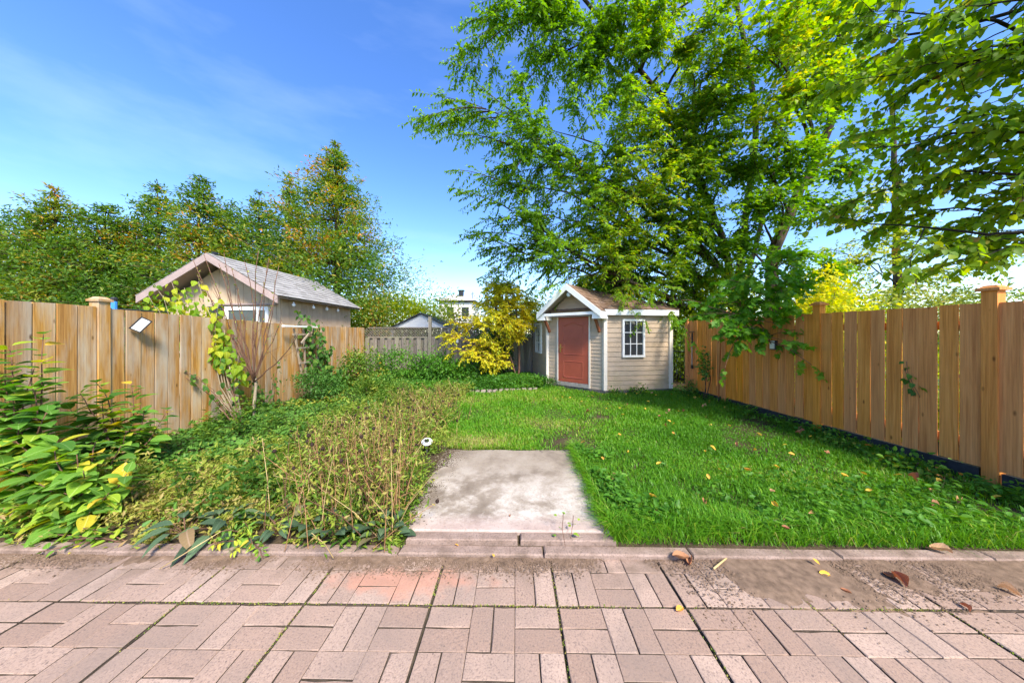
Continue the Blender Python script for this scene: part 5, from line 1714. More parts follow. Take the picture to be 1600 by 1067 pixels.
rr_ = np.random.default_rng(401)
GS = 'large leaved shrubs before the left fence'
leafy_shrub('leafy_shrub', 'tall shrub with layered green leaves arching before the left fence', (-3.78, 2.28, 0.03),
            [A(15, 540, 2.30), A(68, 522, 2.32), A(45, 600, 2.22), A(8, 590, 2.25), A(-25, 560, 2.3), A(75, 640, 2.2), A(30, 660, 2.15), A(55, 570, 2.3), A(20, 620, 2.2), A(90, 690, 2.15), A(0, 640, 2.15), A(-10, 690, 2.1)], 24, 0.16, LFA_, M['lf_shrub'], rng=rr_, group=GS)
leafy_shrub('leafy_shrub', 'spreading shrub with stiff green leaves below the solar panel lamp', (-3.72, 2.78, 0.03),
            [A(150, 598, 2.8), A(205, 600, 2.9), A(110, 640, 2.7), A(262, 640, 3.0), A(240, 690, 2.9), A(180, 655, 2.8), A(140, 690, 2.65), A(225, 640, 2.9), A(160, 630, 2.75), A(125, 615, 2.7), A(200, 670, 2.75), A(100, 690, 2.6)], 22, 0.145, LFA_, M['lf_shrub'], rng=rr_, group=GS)
leafy_shrub('leafy_shrub', 'low shrub with yellowing light green leaves near the kerb', (-3.15, 2.12, 0.03),
            [A(25, 690, 2.12), A(85, 700, 2.1), A(150, 690, 2.2), A(198, 740, 2.15), A(130, 735, 2.05), A(60, 755, 2.0), A(5, 730, 2.05), A(190, 695, 2.35), A(100, 770, 2.0), A(20, 790, 1.98), A(50, 720, 2.1), A(120, 710, 2.1), A(170, 770, 2.05), A(80, 800, 1.98), A(140, 800, 2.0)], 18, 0.14, LFA_, M['lf_low'], rng=rr_, group=GS)
leafy_shrub('leafy_shrub', 'small yellow green seedling leaning over the kerb onto the patio', (-2.62, 1.97, 0.02),
            [A(60, 862, 1.80), A(105, 845, 1.85), A(75, 835, 1.9), A(130, 825, 1.93)], 9, 0.06, LFA_, M['lf_low'], rng=rr_, r0=0.004)
leafy_shrub('leafy_shrub', 'short green plant drooping over the kerb beside dark broad leaves', (-1.78, 1.95, 0.03),
            [A(360, 862, 1.78), A(395, 850, 1.82), A(345, 830, 1.86), A(380, 815, 1.9), A(410, 870, 1.78), A(330, 850, 1.8)], 14, 0.042, LFC_, M['lf_low'], rng=rr_, r0=0.004)

# sapling with yellow green heart leaves, and the bare shrub beside it
rr_ = np.random.default_rng(402)
sb = at(375, 662, 4.45)
leafy_shrub('sapling', 'leaning sapling with bright yellow green leaves before the left fence', (sb.x, 4.45, 0.04),
            [A(288, 450, 4.3), A(255, 462, 4.3), A(322, 478, 4.3), A(262, 500, 4.2), A(330, 500, 4.3), A(300, 470, 4.2), A(240, 445, 4.3), A(310, 440, 4.3), A(275, 475, 4.25), A(295, 495, 4.3), A(245, 480, 4.2), A(318, 515, 4.3), A(268, 440, 4.3), A(350, 515, 4.35), A(372, 555, 4.4), A(342, 470, 4.35), A(232, 462, 4.25)], 30, 0.11, LFB_, M['lf_sapling'], 'barkpale', rng=rr_, r0=0.013, start=0.62, rise=-0.06, pair=False, hanging=True)
sb = at(395, 655, 4.55)
bare = thing('bare_shrub', 'nearly leafless shrub with pale stem and thin upright twigs', 'shrub', (sb.x, 4.55, 0.04))
rng = np.random.default_rng(403)
fork = np.array(at(397, 585, 4.5))
P = curve_path((sb.x, 4.55, 0.02), fork, 0.0, 6, 0.03, rng)
MB().tube([Vector(p) for p in P], list(np.linspace(0.026, 0.018, 6)), 7).build('stem', M['barkpale'], bare, True)
lp, la, ln_ = [], [], []
for (px_, py_) in [(300, 402), (318, 396), (342, 412), (362, 420), (382, 408), (404, 392), (420, 404), (436, 415), (330, 440), (350, 395), (372, 450), (412, 440), (428, 470), (308, 430), (470, 515), (440, 500)]:
    e = np.array(at(px_, py_, 4.4 + rng.uniform(-0.15, 0.25)))
    P = curve_path(fork - np.array([0, 0, rng.uniform(0, 0.12)]), e, -0.05, 8, 0.03, rng)
    MB().tube([Vector(p) for p in P], list(np.linspace(0.010, 0.004, 8)), 5).build('twig', M['barkred'], bare, True)
    for k in range(9):
        pp, tt = path_at(P, np.array([rng.uniform(0.45, 1.0)]))
        lp.append(pp[0]); la.append(tt[0] + rng.normal(size=3) * 0.6); ln_.append(rng.normal(size=3) + np.array([0, 0, 0.6]))
    for k in range(3):
        pp, tt = path_at(P, np.array([rng.uniform(0.3, 0.9)]))
        q_ = pp[0] + unit(tt[0] + rng.normal(size=3) * 0.5) * rng.uniform(0.1, 0.3)
        MB().tube([Vector(pp[0]), Vector(q_)], [0.003, 0.0012], 4).build('twig', M['barkred'], bare)
leaf_obj('leaf_spray', np.array(lp), np.array(la), np.array(ln_), rng.uniform(0.025, 0.05, len(lp)), 0.6, rng.uniform(0.1, 0.9, len(lp)), LEAF2, M['leaf_pale'], bare)

# long arching bramble with a few dark leaves
rr_ = np.random.default_rng(404)
leafy_shrub('bramble', 'arching bramble cane with few dark leaves against the left fence', (-3.95, 4.15, 0.04), [A(190, 566, 3.6), A(235, 575, 3.75), A(300, 590, 4.0), A(345, 560, 4.1), A(370, 590, 4.3)], 8, 0.085, LFB_, M['lf_vine'], 'barkred', rng=rr_, r0=0.006, start=0.35, rise=0.18, pair=False, hanging=True)
leafy_shrub('bramble', 'tangle of leafy canes between sapling and trellis at the fence', (-4.2, 5.0, 0.04), [A(400, 600, 4.8), A(430, 590, 5.0), A(385, 570, 4.7), A(345, 620, 4.5), A(420, 630, 4.8), A(440, 560, 5.1)], 12, 0.08, LFB_, M['lf_vine'], 'barkred', rng=rr_, r0=0.005, start=0.25, pair=False, hanging=True)

# dark broad leaved plants along the kerb
rr_ = np.random.default_rng(405)
def rosette(label, cx, cy, n, size, meshes, mat, name='broad_leaf_plant', flat=0.25):
    root = thing(name, label, 'plant', (cx, cy, gz1(cx, cy)), 'dark broad leaved plants at the kerb')
    ms = copies(meshes, mat)
    for k in range(n):
        a = k * 2.4 + rr_.uniform(-0.4, 0.4)
        t_ = rr_.uniform(0.25, 1.0)
        r_ = 0.03 + 0.10 * t_
        pos = Vector((cx + r_ * math.cos(a), cy + r_ * math.sin(a) * 0.8, root.location.z + 0.05 + 0.10 * (1 - t_)))
        axis = Vector((math.cos(a), math.sin(a), flat + 0.5 * (1 - t_)))
        MB().tube([(cx, cy, root.location.z), (Vector((cx, cy, root.location.z)) + pos) / 2 + Vector((0, 0, 0.02)), pos], [0.003, 0.0025, 0.002], 4, False).build('stalk', M['barkred'], root)
        place_leaf(ms[k % len(ms)], None, root, pos, axis, (rr_.normal() * .25, rr_.normal() * .25, 1), size * rr_.uniform(0.75, 1.2))
rosette('long dark leaves flopping over the kerb beside the fine foliage', -2.02, 2.0, 13, 0.17, LFC_, M['lf_dark'], flat=-0.05)
rosette('long purplish dark leaves lying on the kerb edge', -2.22, 1.96, 10, 0.16, LFC_, M['lf_dark'], flat=-0.1)
rosette('dark heart shaped leaves between dry stalks and kerb', -1.42, 2.02, 13, 0.085, LFB_, M['lf_dark'])
rosette('dark round leaves at the corner of kerb and pad', -0.86, 1.96, 15, 0.075, LFB_, M['lf_dark'], flat=0.1)
rosette('cluster of dark heart leaves beside the pad front', -1.02, 2.06, 14, 0.085, LFB_, M['lf_dark'])
rosette('dark leaf rosette under the dry stalks left of the pad', -0.94, 2.22, 11, 0.085, LFB_, M['lf_dark'])
rosette('dark leaf rosette in the shade of dry stalks', -1.22, 1.98, 12, 0.075, LFB_, M['lf_dark'])
rosette('dark narrow leaved rosette beside the drooping green plant', -1.62, 2.0, 11, 0.10, LFC_, M['lf_dark'])

# trellis with vine, and shrubs by the fence corner
tx = lf(6.3, 0.10)
trl = thing('wooden_trellis', 'leaning wooden fan trellis with vine against the left fence', 'trellis', (tx[0], tx[1], 0.05))
def tp(s, z): return (lf(5.85 + s, 0.07)[0] + 0.02 * z, 5.85 + s, z)
for s0, s1 in ((0.45, 0.05), (0.5, 0.35), (0.6, 0.7), (0.65, 1.0)):
    MB().bar(tp(s0, 0.1), tp(s1, 1.5), 0.022, 0.03, up=(1, 0, 0)).build('slat', M['rawwood'], trl)
for z, a, b in ((1.1, 0.1, 0.95), (0.78, 0.2, 0.85), (0.5, 0.3, 0.8), (1.38, 0.0, 1.0)):
    MB().bar((tp(a, z)[0] + 0.024, tp(a, z)[1], z), (tp(b, z)[0] + 0.024, tp(b, z)[1], z), 0.02, 0.03, up=(0, 0, 1)).build('crosspiece', M['rawwood'], trl)
MB().bar((tp(-0.3, 1.535)[0] + 0.04, tp(-0.3, 1.5)[1], 1.545), (tp(0.75, 1.5)[0] + 0.04, tp(0.75, 1.5)[1], 1.545), 0.05, 0.035).build('top_board', M['white'], trl)
MB().bar((tp(0.2, 1.2)[0] + 0.06, tp(0.2, 1.2)[1], 1.2), (tp(0.5, 1.45)[0] + 0.06, tp(0.5, 1.4)[1], 1.44), 0.02, 0.035).build('loose_slat', M['rawwood'], trl)
rr_ = np.random.default_rng(406)
vb = (lf(6.75, 0.2)[0], 6.75, 0.08)
leafy_shrub('climbing_vine', 'green climbing vine sprawling over trellis and left fence top', vb,
            [A(442, 525, 6.0), A(470, 518, 6.2), A(495, 512, 6.3), A(505, 545, 6.4), A(488, 560, 6.2), A(515, 570, 6.4), A(540, 575, 6.6), A(478, 492, 6.2), A(466, 484, 6.1), A(500, 500, 6.4), A(520, 540, 6.6), A(530, 590, 6.4)], 22, 0.115, LFB_, M['lf_vine'], 'barkred', rng=rr_, r0=0.007, start=0.3, rise=0.1, pair=False, hanging=True, cat='vine')
GR_ = 'shrubs in the fence corner'
bush('bush', 'dense dark green shrub at the foot of the trellis', -3.95, 5.9, 0.42, 0.4, 0.05, 0.62, 2200, M['leaf_mint'], 0.06, 0.45, tint_mix(0.35, 0.2, 3, 131), 131, GR_, nclump=40)
bush('bush', 'yellow and reddish rose bush in the fence corner', -3.75, 7.2, 0.55, 0.4, 0.05, 1.0, 2300, M['leaf_cedar'], 0.065, 0.6, tint_mix(0.6, 0.2, 3, 132), 132, GR_, nclump=40, bark='barkred')
bush('bush', 'loose green shrub before the lattice fence corner', -3.3, 7.9, 0.6, 0.4, 0.05, 0.95, 2300, M['leaf_weed'], 0.07, 0.55, tint_mix(0.4, 0.2, 3, 133), 133, GR_, nclump=40)
bush('bush', 'rounded bright green mound before the grey back fence', -2.2, 8.1, 0.65, 0.45, 0.05, 0.85, 3600, M['leaf_weed'], 0.075, 0.5, tint_mix(0.42, 0.2, 3, 134), 134, GR_, nclump=50)
bush('bush', 'smaller green mound beside the fence post', -1.5, 8.2, 0.5, 0.4, 0.05, 0.65, 2400, M['leaf_weed'], 0.07, 0.5, tint_mix(0.35, 0.2, 3, 135), 135, GR_, nclump=40)
bush('bush', 'yellow green tuft of narrow leaves before the trellis shrub', -3.15, 6.25, 0.25, 0.22, 0.04, 0.42, 800, M['leaf_fine'], 0.09, 0.16, tint_mix(0.3, 0.1, 3, 136), 136, GR_, nclump=18, hang=-0.4)
bush('bush', 'pale green leafy clump in front of the rose bush', -2.85, 6.6, 0.35, 0.3, 0.04, 0.42, 1300, M['leaf_mint'], 0.06, 0.4, tint_mix(0.6, 0.2, 3, 137), 137, GR_, nclump=24)
bush('bush', 'upright dark green lilac beneath the yellow leaved tree', -0.62, 8.9, 0.55, 0.35, 0.08, 1.55, 3600, M['leaf_mint'], 0.085, 0.6, tint_mix(0.3, 0.2, 3, 138), 138, GR_, nclump=50)
bush('bush', 'low clipped green mound beside the shed wall', 0.3, 7.45, 0.6, 0.35, 0.03, 0.36, 3600, M['leaf_weed'], 0.05, 0.5, tint_mix(0.3, 0.15, 3, 139), 139, GR_, nclump=50)
GF = 'small weeds at the foot of shed and fence'
bush('weed_clump', 'small green weed clump below the shed window', 2.75, 6.62, 0.16, 0.1, 0.03, 0.2, 240, M['leaf_weed'], 0.06, 0.5, None, 141, GF, 4, cat='weeds', nclump=12)
bush('weed_clump', 'green weed clump at the foot of the shed corner post', 2.25, 6.58, 0.14, 0.1, 0.03, 0.16, 200, M['leaf_weed'], 0.05, 0.5, None, 142, GF, 4, cat='weeds', nclump=12)
bush('weed_clump', 'dark green weed clump at the far end of the brown fence', 3.82, 6.5, 0.2, 0.15, 0.03, 0.38, 420, M['leaf_mint'], 0.055, 0.5, None, 143, GF, 4, cat='weeds', nclump=16)
bush('weed_clump', 'ivy patch hanging on the far boards of the brown fence', 3.86, 6.05, 0.05, 0.16, 0.55, 1.0, 240, M['leaf_mint'], 0.06, 0.7, None, 144, GF, 3, cat='weeds', nclump=14)
bush('weed_clump', 'round leaved weed bunch at the black kickboard by the near post', 3.95, 2.95, 0.25, 0.25, 0.03, 0.2, 240, M['leaf_weed'], 0.05, 0.8, None, 145, GF, 4, cat='weeds', nclump=16, tpl=LEAF4)
bush('weed_clump', 'leafy weed bunch leaning on the kickboard in the fence middle', 4.1, 3.7, 0.25, 0.3, 0.03, 0.16, 200, M['leaf_weed'], 0.045, 0.8, None, 146, GF, 4, cat='weeds', nclump=16, tpl=LEAF4)
# two leaves poking through the fence gap
rr_ = np.random.default_rng(407)
fx = rf(3.2, -0.03)
leafy_shrub('fence_vine', 'little round green leaves poking through a fence board gap', (fx[0], fx[1], 0.75), [(fx[0] - 0.05, fx[1] + 0.02, 1.02), (fx[0] - 0.05, fx[1] - 0.03, 0.92), (fx[0] - 0.04, fx[1] + 0.01, 1.1)], 5, 0.055, LFB_, M['lf_vine'], 'barkred', rng=rr_, r0=0.002, pair=False, hanging=True, cat='vine')

# ---- small yellow autumn tree left of the shed
R6 = np.random.default_rng(26)
trunks = [([(0.10, 8.45, 0.08), (0.12, 8.45, 0.8), (0.1, 8.4, 1.5), (0.0, 8.35, 2.2), (-0.15, 8.3, 2.75)], 0.035, 0.012), ([(0.05, 8.47, 0.08), (-0.15, 8.4, 0.8), (-0.45, 8.3, 1.4)], 0.022, 0.01)]
tg = [(780, 458, 8.3), (800, 470, 8.2), (815, 490, 8.3), (765, 480, 8.2), (745, 500, 8.0), (720, 505, 7.9), (705, 525, 7.9), (760, 535, 8.0), (780, 560, 8.1), (740, 550, 8.0), (790, 510, 8.2), (805, 530, 8.3), (715, 550, 7.9), (768, 565, 8.0), (822, 475, 8.4), (790, 445, 8.4), (775, 452, 8.1), (786, 470, 8.5), (802, 452, 8.2), (812, 482, 8.1), (796, 492, 8.5), (770, 495, 8.0), (782, 508, 8.4), (816, 505, 8.1), (758, 470, 8.2), (800, 505, 8.0), (790, 528, 8.4), (824, 495, 8.3), (768, 442, 8.3), (808, 462, 8.5)]
tree('yellow_tree', 'small tree with golden yellow autumn leaves beside the shed', 'tree', trunks, [A(*p) for p in tg], M['leaf_yellow'], 'barkred', rng=R6,
     subs=13, sub_len=0.3, twigs=9, twig_len=0.24, nleaf=8, leaf=0.08, width=0.62, droop=0.2, hang=0.6, limb_r=0.014, tintf=tint_mix(0.33, 0.2, 2.5, 12, 0.18), start=0.35)

# ================================================================== SMALL THINGS
# solar panel lamp on the left fence
lp_ = at(201, 503, 3.33)
so = thing('solar_lamp', 'tilted solar panel lamp with white face on the left fence', 'lamp', (lf(3.35, 0.03)[0], 3.35, 1.50))
c_ = so.location + Vector((0.07, -0.01, 0))
ln1 = (Vector((0, 0, CAM_H)) - c_ + Vector((0.6, -0.4, -0.5))).normalized()
lr = Vector((0, 0, 1)).cross(ln1).normalized(); lu = ln1.cross(lr)
la1 = (lr * 0.55 + lu * 0.83).normalized(); lb1 = ln1.cross(la1)
Rl = Matrix((la1, lb1, ln1)).transposed()
MB().box(c_, (0.165, 0.10, 0.024), Rl).build('housing', M['black'], so)
MB().box(c_ + ln1 * 0.0135, (0.14, 0.074, 0.006), Rl).build('panel', M['whiteplastic'], so)
MB().bar(so.location + Vector((-0.02, 0, -0.02)), c_ - ln1 * 0.013, 0.03, 0.03).build('bracket', M['black'], so)
# lamp on the right fence
sr_ = rf(4.72, -0.03)
sl_ = thing('fence_lamp', 'small black boxed lamp with white face on the brown fence', 'lamp', (sr_[0], sr_[1], 1.215))
Rr = Matrix.Rotation(FA, 3, 'Z')
MB().box((sr_[0], sr_[1], 1.215), (0.03, 0.095, 0.15), Rr).build('housing', M['black'], sl_)
MB().box((sr_[0] - 0.022, sr_[1] + 0.008, 1.22), (0.014, 0.07, 0.125), Rr).build('face', M['whiteplastic'], sl_)
# stake light in the bed
st = at(667, 690, 3.35)
sk = thing('stake_light', 'round white solar stake light among dry stalks beside the pad', 'lamp', (st.x, 3.35, gz1(st.x, 3.35)))
z0 = sk.location.z
hz_ = st.z
Rk = Matrix.Rotation(0.35, 3, 'X') @ Matrix.Rotation(0.1, 3, 'Y')
MB().tube([(st.x, 3.35, z0 - 0.02), (st.x, 3.35, hz_ - 0.02)], 0.008, 8).build('stake', M['greymetal'], sk)
def tilted(prof, n=20):
    m_ = MB().lathe((0, 0, 0), prof, n)
    m_.v = [tuple(Rk @ Vector(p) + Vector((st.x, 3.35, hz_))) for p in m_.v]
    return m_
tilted([(0.02, -0.045), (0.05, -0.012), (0.062, -0.004), (0.062, 0.004), (0.054, 0.011)]).build('lamp_head', M['whiteplastic'], sk, False)
tilted([(0.028, 0.0115), (0.028, 0.0145), (0.0, 0.0147)]).build('solar_cell', M['darkmetal'], sk)
# tool hanging on the right fence, pole leaning on it
hx_ = rf(6.6, -0.035)
tl = thing('hanging_tool', 'black and silver long handled tool hanging on the brown fence', 'tool', (hx_[0], hx_[1], 0.8))
MB().tube([(hx_[0], hx_[1], 0.70), (hx_[0] - 0.01, hx_[1] - 0.02, 1.12)], 0.012, 8).build('handle', M['greymetal'], tl)
MB().tube([(hx_[0] - 0.01, hx_[1] - 0.021, 1.125), (hx_[0] - 0.012, hx_[1] - 0.03, 1.42)], 0.018, 8).build('grip', M['black'], tl)
MB().tube([(hx_[0] - 0.012, hx_[1] - 0.10, 1.44), (hx_[0] - 0.012, hx_[1] + 0.06, 1.43)], 0.010, 6).build('crossbar', M['darkmetal'], tl)
MB().box((hx_[0], hx_[1], 0.66), (0.02, 0.06, 0.08)).build('blade', M['darkmetal'], tl)
lx_ = rf(5.72, -0.07)
pl_ = thing('leaning_pole', 'thin brown pole leaning upright against the brown fence', 'pole', (lx_[0] - 0.06, lx_[1], 0.05))
MB().tube([(lx_[0] - 0.06, lx_[1], 0.16), (lx_[0] - 0.02, lx_[1] - 0.02, 1.5)], 0.011, 8).build('shaft', M['bracket'], pl_)
MB().tube([(lx_[0] - 0.062, lx_[1], 0.05), (lx_[0] - 0.06, lx_[1], 0.18)], 0.017, 8).build('foot', M['black'], pl_)

# ---- soil and litter on the patio
rng = np.random.default_rng(501)
M['dirt'] = plain('patio_dirt', (0.17, 0.115, 0.08), 0.95, 0.1, 0, 0.35, 25, 0.6)
n = 26000
x = rng.uniform(-3.4, 4.0, n); y = 1.835 - np.abs(rng.normal(size=n)) * np.where(x > 0.9, 0.19, 0.06)
P0 = np.stack([x, y, 0 * x], -1)
ok = (y > 1.2) & (sines(P0, 7, 61) + np.where(x > 1.05, 0.5, 0.1) + (y - 1.75) * 2 > rng.uniform(-0.6, 0.5, n))
x, y = x[ok], y[ok]; n = len(x)
s_ = rng.uniform(0.0015, 0.0065, n)
tet = np.array([[-1, -0.8, 0], [1, -0.7, 0], [0.1, 1, 0], [0.1, -0.1, 0.9]])
ang = rng.uniform(0, 6.28, n)
ca_, sa_ = np.cos(ang)[:, None], np.sin(ang)[:, None]
vx = tet[None, :, 0] * ca_ - tet[None, :, 1] * sa_; vy = tet[None, :, 0] * sa_ + tet[None, :, 1] * ca_
V_ = np.stack([x[:, None] + vx * s_[:, None], y[:, None] + vy * s_[:, None], np.where((x > 1.0) & (y > 1.55), 0.006, 0.0015)[:, None] + np.repeat(tet[None, :, 2], n, 0) * s_[:, None]], -1).reshape(-1, 3)
F_ = ((np.arange(n) * 4)[:, None, None] + np.array([[0, 1, 3], [1, 2, 3], [2, 0, 3]])[None]).reshape(-1, 3)
tag(link('soil_crumbs', np_mesh('soil_crumbs', V_, F_), M['dirt']), 'crumbs of brown soil strewn on the pavers along the kerb', 'soil', kind='stuff')
# washed-in soil sheet over the pavers at the right
def soil_patch(x0, x1, y0, y1, nx, ny, seed, thr):
    gx, gy = np.meshgrid(np.linspace(x0, x1, nx), np.linspace(y0, y1, ny))
    P = np.stack([gx.ravel(), gy.ravel(), 0 * gx.ravel()], -1)
    e = np.minimum.reduce([(gx.ravel() - x0) / 0.5, (y1 + 0.05 - gy.ravel()) / 0.01, (gy.ravel() - y0) / 0.22, np.ones(nx * ny)])
    z = -0.020 + 0.034 * np.clip(e + 0.35 * sines(P, 6, seed) + 0.22 * sines(P, 22, seed + 1) + 0.12 * sines(P, 60, seed + 2), 0, 0.85) + 0.0016 * sines(P, 80, seed + 3) + 0.003 * sines(P, 14, seed + 4)
    i = np.arange((nx - 1) * (ny - 1)); r0 = (i // (nx - 1)) * nx + i % (nx - 1)
    return np.stack([P[:, 0], P[:, 1], z], -1), np.stack([r0, r0 + 1, r0 + nx + 1, r0 + nx], -1)
V_, F_ = soil_patch(0.85, 4.2, 1.44, 1.838, 330, 60, 71, 0)
tag(link('washed_soil', np_mesh('washed_soil', V_, F_, smooth=True), M['dirt']), 'thin brown soil washed over the pavers below the lawn kerb', 'soil', kind='stuff')
V_, F_ = soil_patch(-4.2, 0.1, 1.66, 1.838, 330, 36, 75, 0)
V_[:, 2] -= 0.006
tag(link('washed_soil', np_mesh('washed_soil', V_, F_, smooth=True), M['dirt']), 'thin brown soil washed over the pavers below the flower bed', 'soil', kind='stuff')
# moss and tiny weeds in the slab joints
n = 5200
along = rng.uniform(0, 1, n)
k = rng.integers(-5, 7, n)
hor = rng.uniform(0, 1, n) < 0.45
x = np.where(hor, rng.uniform(-3.2, 3.6, n), X0 + k * T + rng.normal(size=n) * 0.004)
y = np.where(hor, Y0 + rng.normal(size=n) * 0.004, 0.9 + along * 0.95)
P0 = np.stack([x, y, 0 * x], -1)
ok = sines(P0, 6, 63) > rng.uniform(-0.5, 0.7, n)
x, y = x[ok], y[ok]; n = len(x)
pos = np.stack([x, y, np.full(n, -0.004)], -1)
ax = rng.normal(size=(n, 3)); ax[:, 2] = np.abs(ax[:, 2]) + 0.4
tag(leaf_obj('joint_moss', pos, ax, rng.normal(size=(n, 3)), rng.uniform(0.004, 0.010, n), 0.7, rng.uniform(0.25, 1.0, n), LEAF2, M['leaf_fine']), 'moss and tiny weeds growing in the paving slab joints', 'moss')

# fallen leaves
def dry_leaf(name, seed, curl, w=0.7):
    r = random.Random(seed)
    vs, fs = [], []
    R_ = 5
    for i in range(R_ + 1):
        s = i / R_
        hw = 0.5 * w * math.sin(math.pi * (0.06 + 0.9 * s)) ** 0.8
        for j in (-1, -0.5, 0, 0.5, 1):
            vs.append((hw * j * (1 - 0.25 * curl * abs(j)), s - 0.5, curl * 0.55 * hw * j * j * 2 + 0.12 * curl * math.sin(s * 5 + seed) + r.uniform(-0.03, 0.03)))
    for i in range(R_):
        for j in range(4):
            a = i * 5 + j
            fs.append((a, a + 1, a + 6, a + 5))
    me = bpy.data.meshes.new(name); me.from_pydata(vs, [], fs)
    me.polygons.foreach_set('use_smooth', [True] * len(me.polygons)); me.update()
    return me
M['fallen_y'] = leafmat_obj('fallen_yellow_leaf', [(0.0, (0.55, 0.40, 0.05)), (0.5, (0.68, 0.46, 0.05)), (1.0, (0.62, 0.30, 0.05))], 0.25)
M['fallen_b'] = leafmat_obj('fallen_brown_leaf', [(0.0, (0.30, 0.13, 0.06)), (0.5, (0.42, 0.25, 0.12)), (1.0, (0.55, 0.38, 0.20))], 0.2)
YL = copies([dry_leaf('fallen_leaf_%d' % q, q, 0.35 + 0.2 * q) for q in range(3)], M['fallen_y'])
BL_ = copies([dry_leaf('fallen_brown_leaf_%d' % q, 9 + q, 1.0 + 0.35 * q, 0.8) for q in range(3)], M['fallen_b'])
rng = np.random.default_rng(502)
cnt = 0
while cnt < 92:
    x, y = rng.uniform(0.75, 4.2), 2.1 * (6.5 / 2.1) ** rng.uniform(0, 1)
    if x > fence_x(y) - 0.12 or inside(shed_poly, np.array([x]), np.array([y]))[0]: continue
    br = cnt % 3 == 2
    o = link('fallen_leaf', (BL_ if br else YL)[int(rng.integers(3))], None, None, (x, y, gz1(x, y) + rng.uniform(0.065, 0.10)), (rng.normal() * 0.4, rng.normal() * 0.4, rng.uniform(0, 6.28)), float(rng.uniform(0.035, 0.07)))
    tag(o, 'pale brown curled leaf lying in the lawn grass' if br else 'yellow fallen leaf lying flat on the lawn grass', 'leaf', 'brown leaves on the lawn' if br else 'yellow leaves on the lawn')
    cnt += 1
def ground_hit(px, py, z):
    d = at(px, py, 1.0) - Vector((0, 0, CAM_H))
    t_ = (z - CAM_H) / d.z
    return Vector((0, 0, CAM_H)) + d * t_
for px_, py_, sz, kind, lb in [
    (1064, 874, 0.12, 'b', 'curled red brown leaf lying against the kerb before the grass'),
    (1078, 880, 0.09, 'b', 'small crumpled brown leaf beside the red brown curled leaf'),
    (1405, 908, 0.12, 'b', 'large crumpled tan leaf on the washed soil'),
    (1390, 902, 0.08, 'b', 'small tan leaf touching the large crumpled leaf on soil'),
    (1577, 926, 0.085, 'b', 'pale crumpled leaf on soil at the patio side'),
    (1288, 898, 0.065, 'y', 'bright yellow leaf lying flat on washed soil'),
    (1062, 953, 0.06, 'y', 'curled yellow leaf on the slab joint'),
    (1275, 878, 0.045, 'y', 'small yellow leaf next to kerb weeds'),
    (1470, 862, 0.11, 'b', 'dry tan leaf resting on the kerb grass'),
    (1228, 826, 0.11, 'b', 'long bleached leaf standing in grass by the kerb'),
    (1508, 950, 0.05, 'b', 'brown leaf scrap on the mossy slab joint'),
    (1322, 925, 0.05, 'b', 'thin brown leaf scrap in the middle of the soil'),
    (714, 852, 0.03, 'y', 'orange leaf fallen on the pad step'),
    (771, 868, 0.03, 'y', 'small orange leaf lying on the kerb before the pad'),
    (797, 806, 0.03, 'b', 'dark brown leaf curled on the concrete pad')]:
    z_ = 0.03 if py_ < 880 and py_ > 845 else 0.004
    if 790 < py_ < 845: z_ = 0.065
    if lb.startswith('long bleached'): z_ = 0.1; sz = 0.06
    h = ground_hit(px_, py_, z_)
    o = link('fallen_leaf', (BL_ if kind == 'b' else YL)[int(rng.integers(3))], None, None, (h.x, h.y, z_ + sz * 0.12), (rng.normal() * 0.2, rng.normal() * 0.2, rng.uniform(0, 6.28)), (sz * 0.8, sz * 0.8, sz * 0.55))
    tag(o, lb, 'leaf')
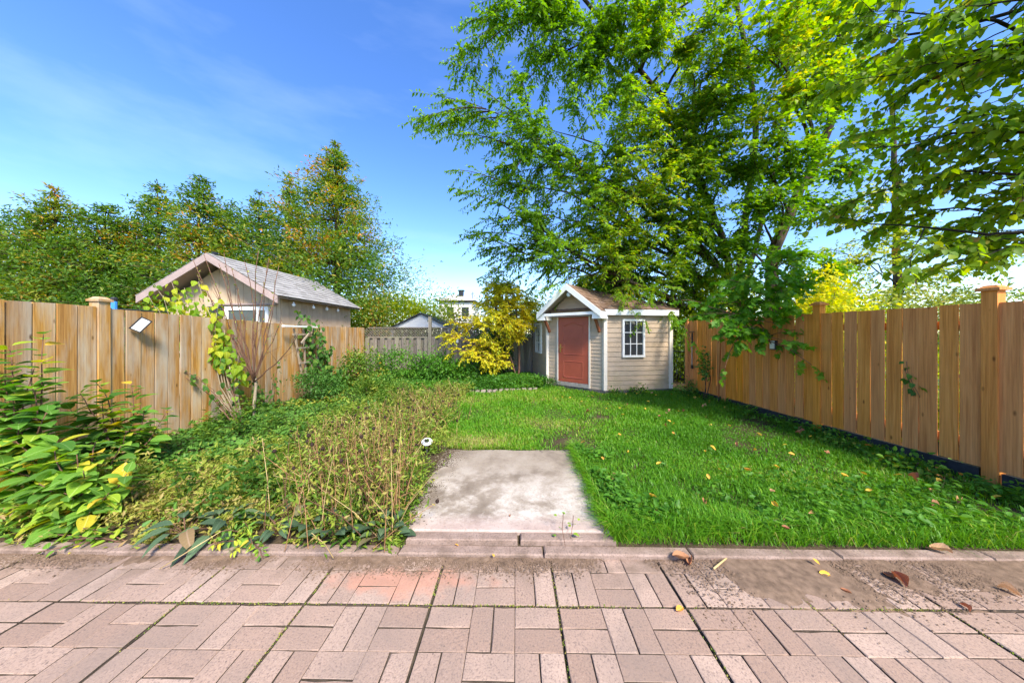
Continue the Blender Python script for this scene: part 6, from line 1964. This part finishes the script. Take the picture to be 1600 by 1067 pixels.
# twig on the patio and loose straws
h0, h1 = ground_hit(1115, 888, 0.012), ground_hit(1137, 870, 0.012)
tag(MB().tube([h0, (h0 + h1) / 2 + Vector((0.004, 0, 0.004)), h1], [0.006, 0.0055, 0.004], 6).build('fallen_twig', M['straw'], None, True), 'short brown twig lying on the pavers against the kerb', 'twig')
h0, h1 = ground_hit(250, 888, 0.01), ground_hit(345, 830, 0.16)
tag(MB().tube([h0, (h0 + h1) / 2, h1], [0.003, 0.003, 0.002], 5).build('fallen_stalk', M['straw'], None, True), 'long pale straw lying from the bed onto the pavers', 'stalk')
# weed sprouting on the pad and soil crumbs heaped at its left
rr_ = np.random.default_rng(408)
wp = ground_hit(885, 833, 0.062)
leafy_shrub('pad_weed', 'thin weed with few leaves sprouting from the concrete pad', (wp.x, wp.y, 0.062), [(wp.x - 0.02, wp.y, 0.2), (wp.x + 0.05, wp.y + 0.02, 0.17)], 5, 0.035, LFA_, M['lf_low'], rng=rr_, r0=0.0015, pair=False, cat='weed')
n = 9000
y = rng.uniform(2.05, 3.42, n)
x = -0.95 + np.abs(rng.normal(size=n)) * (0.10 + 0.10 * np.clip(y - 2.3, 0, 0.9))
P0 = np.stack([x, y, 0 * x], -1)
ok = (x < -0.25) & (sines(P0, 8, 83) > -0.4)
x, y = x[ok], y[ok]; n = len(x)
s_ = rng.uniform(0.002, 0.011, n) * np.clip(1.3 - (x + 0.95) * 2.2, 0.25, 1.3)
ang = rng.uniform(0, 6.28, n); ca_, sa_ = np.cos(ang)[:, None], np.sin(ang)[:, None]
vx = tet[None, :, 0] * ca_ - tet[None, :, 1] * sa_; vy = tet[None, :, 0] * sa_ + tet[None, :, 1] * ca_
V_ = np.stack([x[:, None] + vx * s_[:, None], y[:, None] + vy * s_[:, None], 0.061 + np.repeat(tet[None, :, 2], n, 0) * s_[:, None]], -1).reshape(-1, 3)
F_ = ((np.arange(n) * 4)[:, None, None] + np.array([[0, 1, 3], [1, 2, 3], [2, 0, 3]])[None]).reshape(-1, 3)
tag(link('soil_drift', np_mesh('soil_drift', V_, F_), M['soil']), 'drift of dark soil crumbs spilling from the bed onto the concrete pad', 'soil', kind='stuff')
TRIS = ('TRIS', sum(len(m_.loops) - 2 * len(m_.polygons) for m_ in bpy.data.meshes))
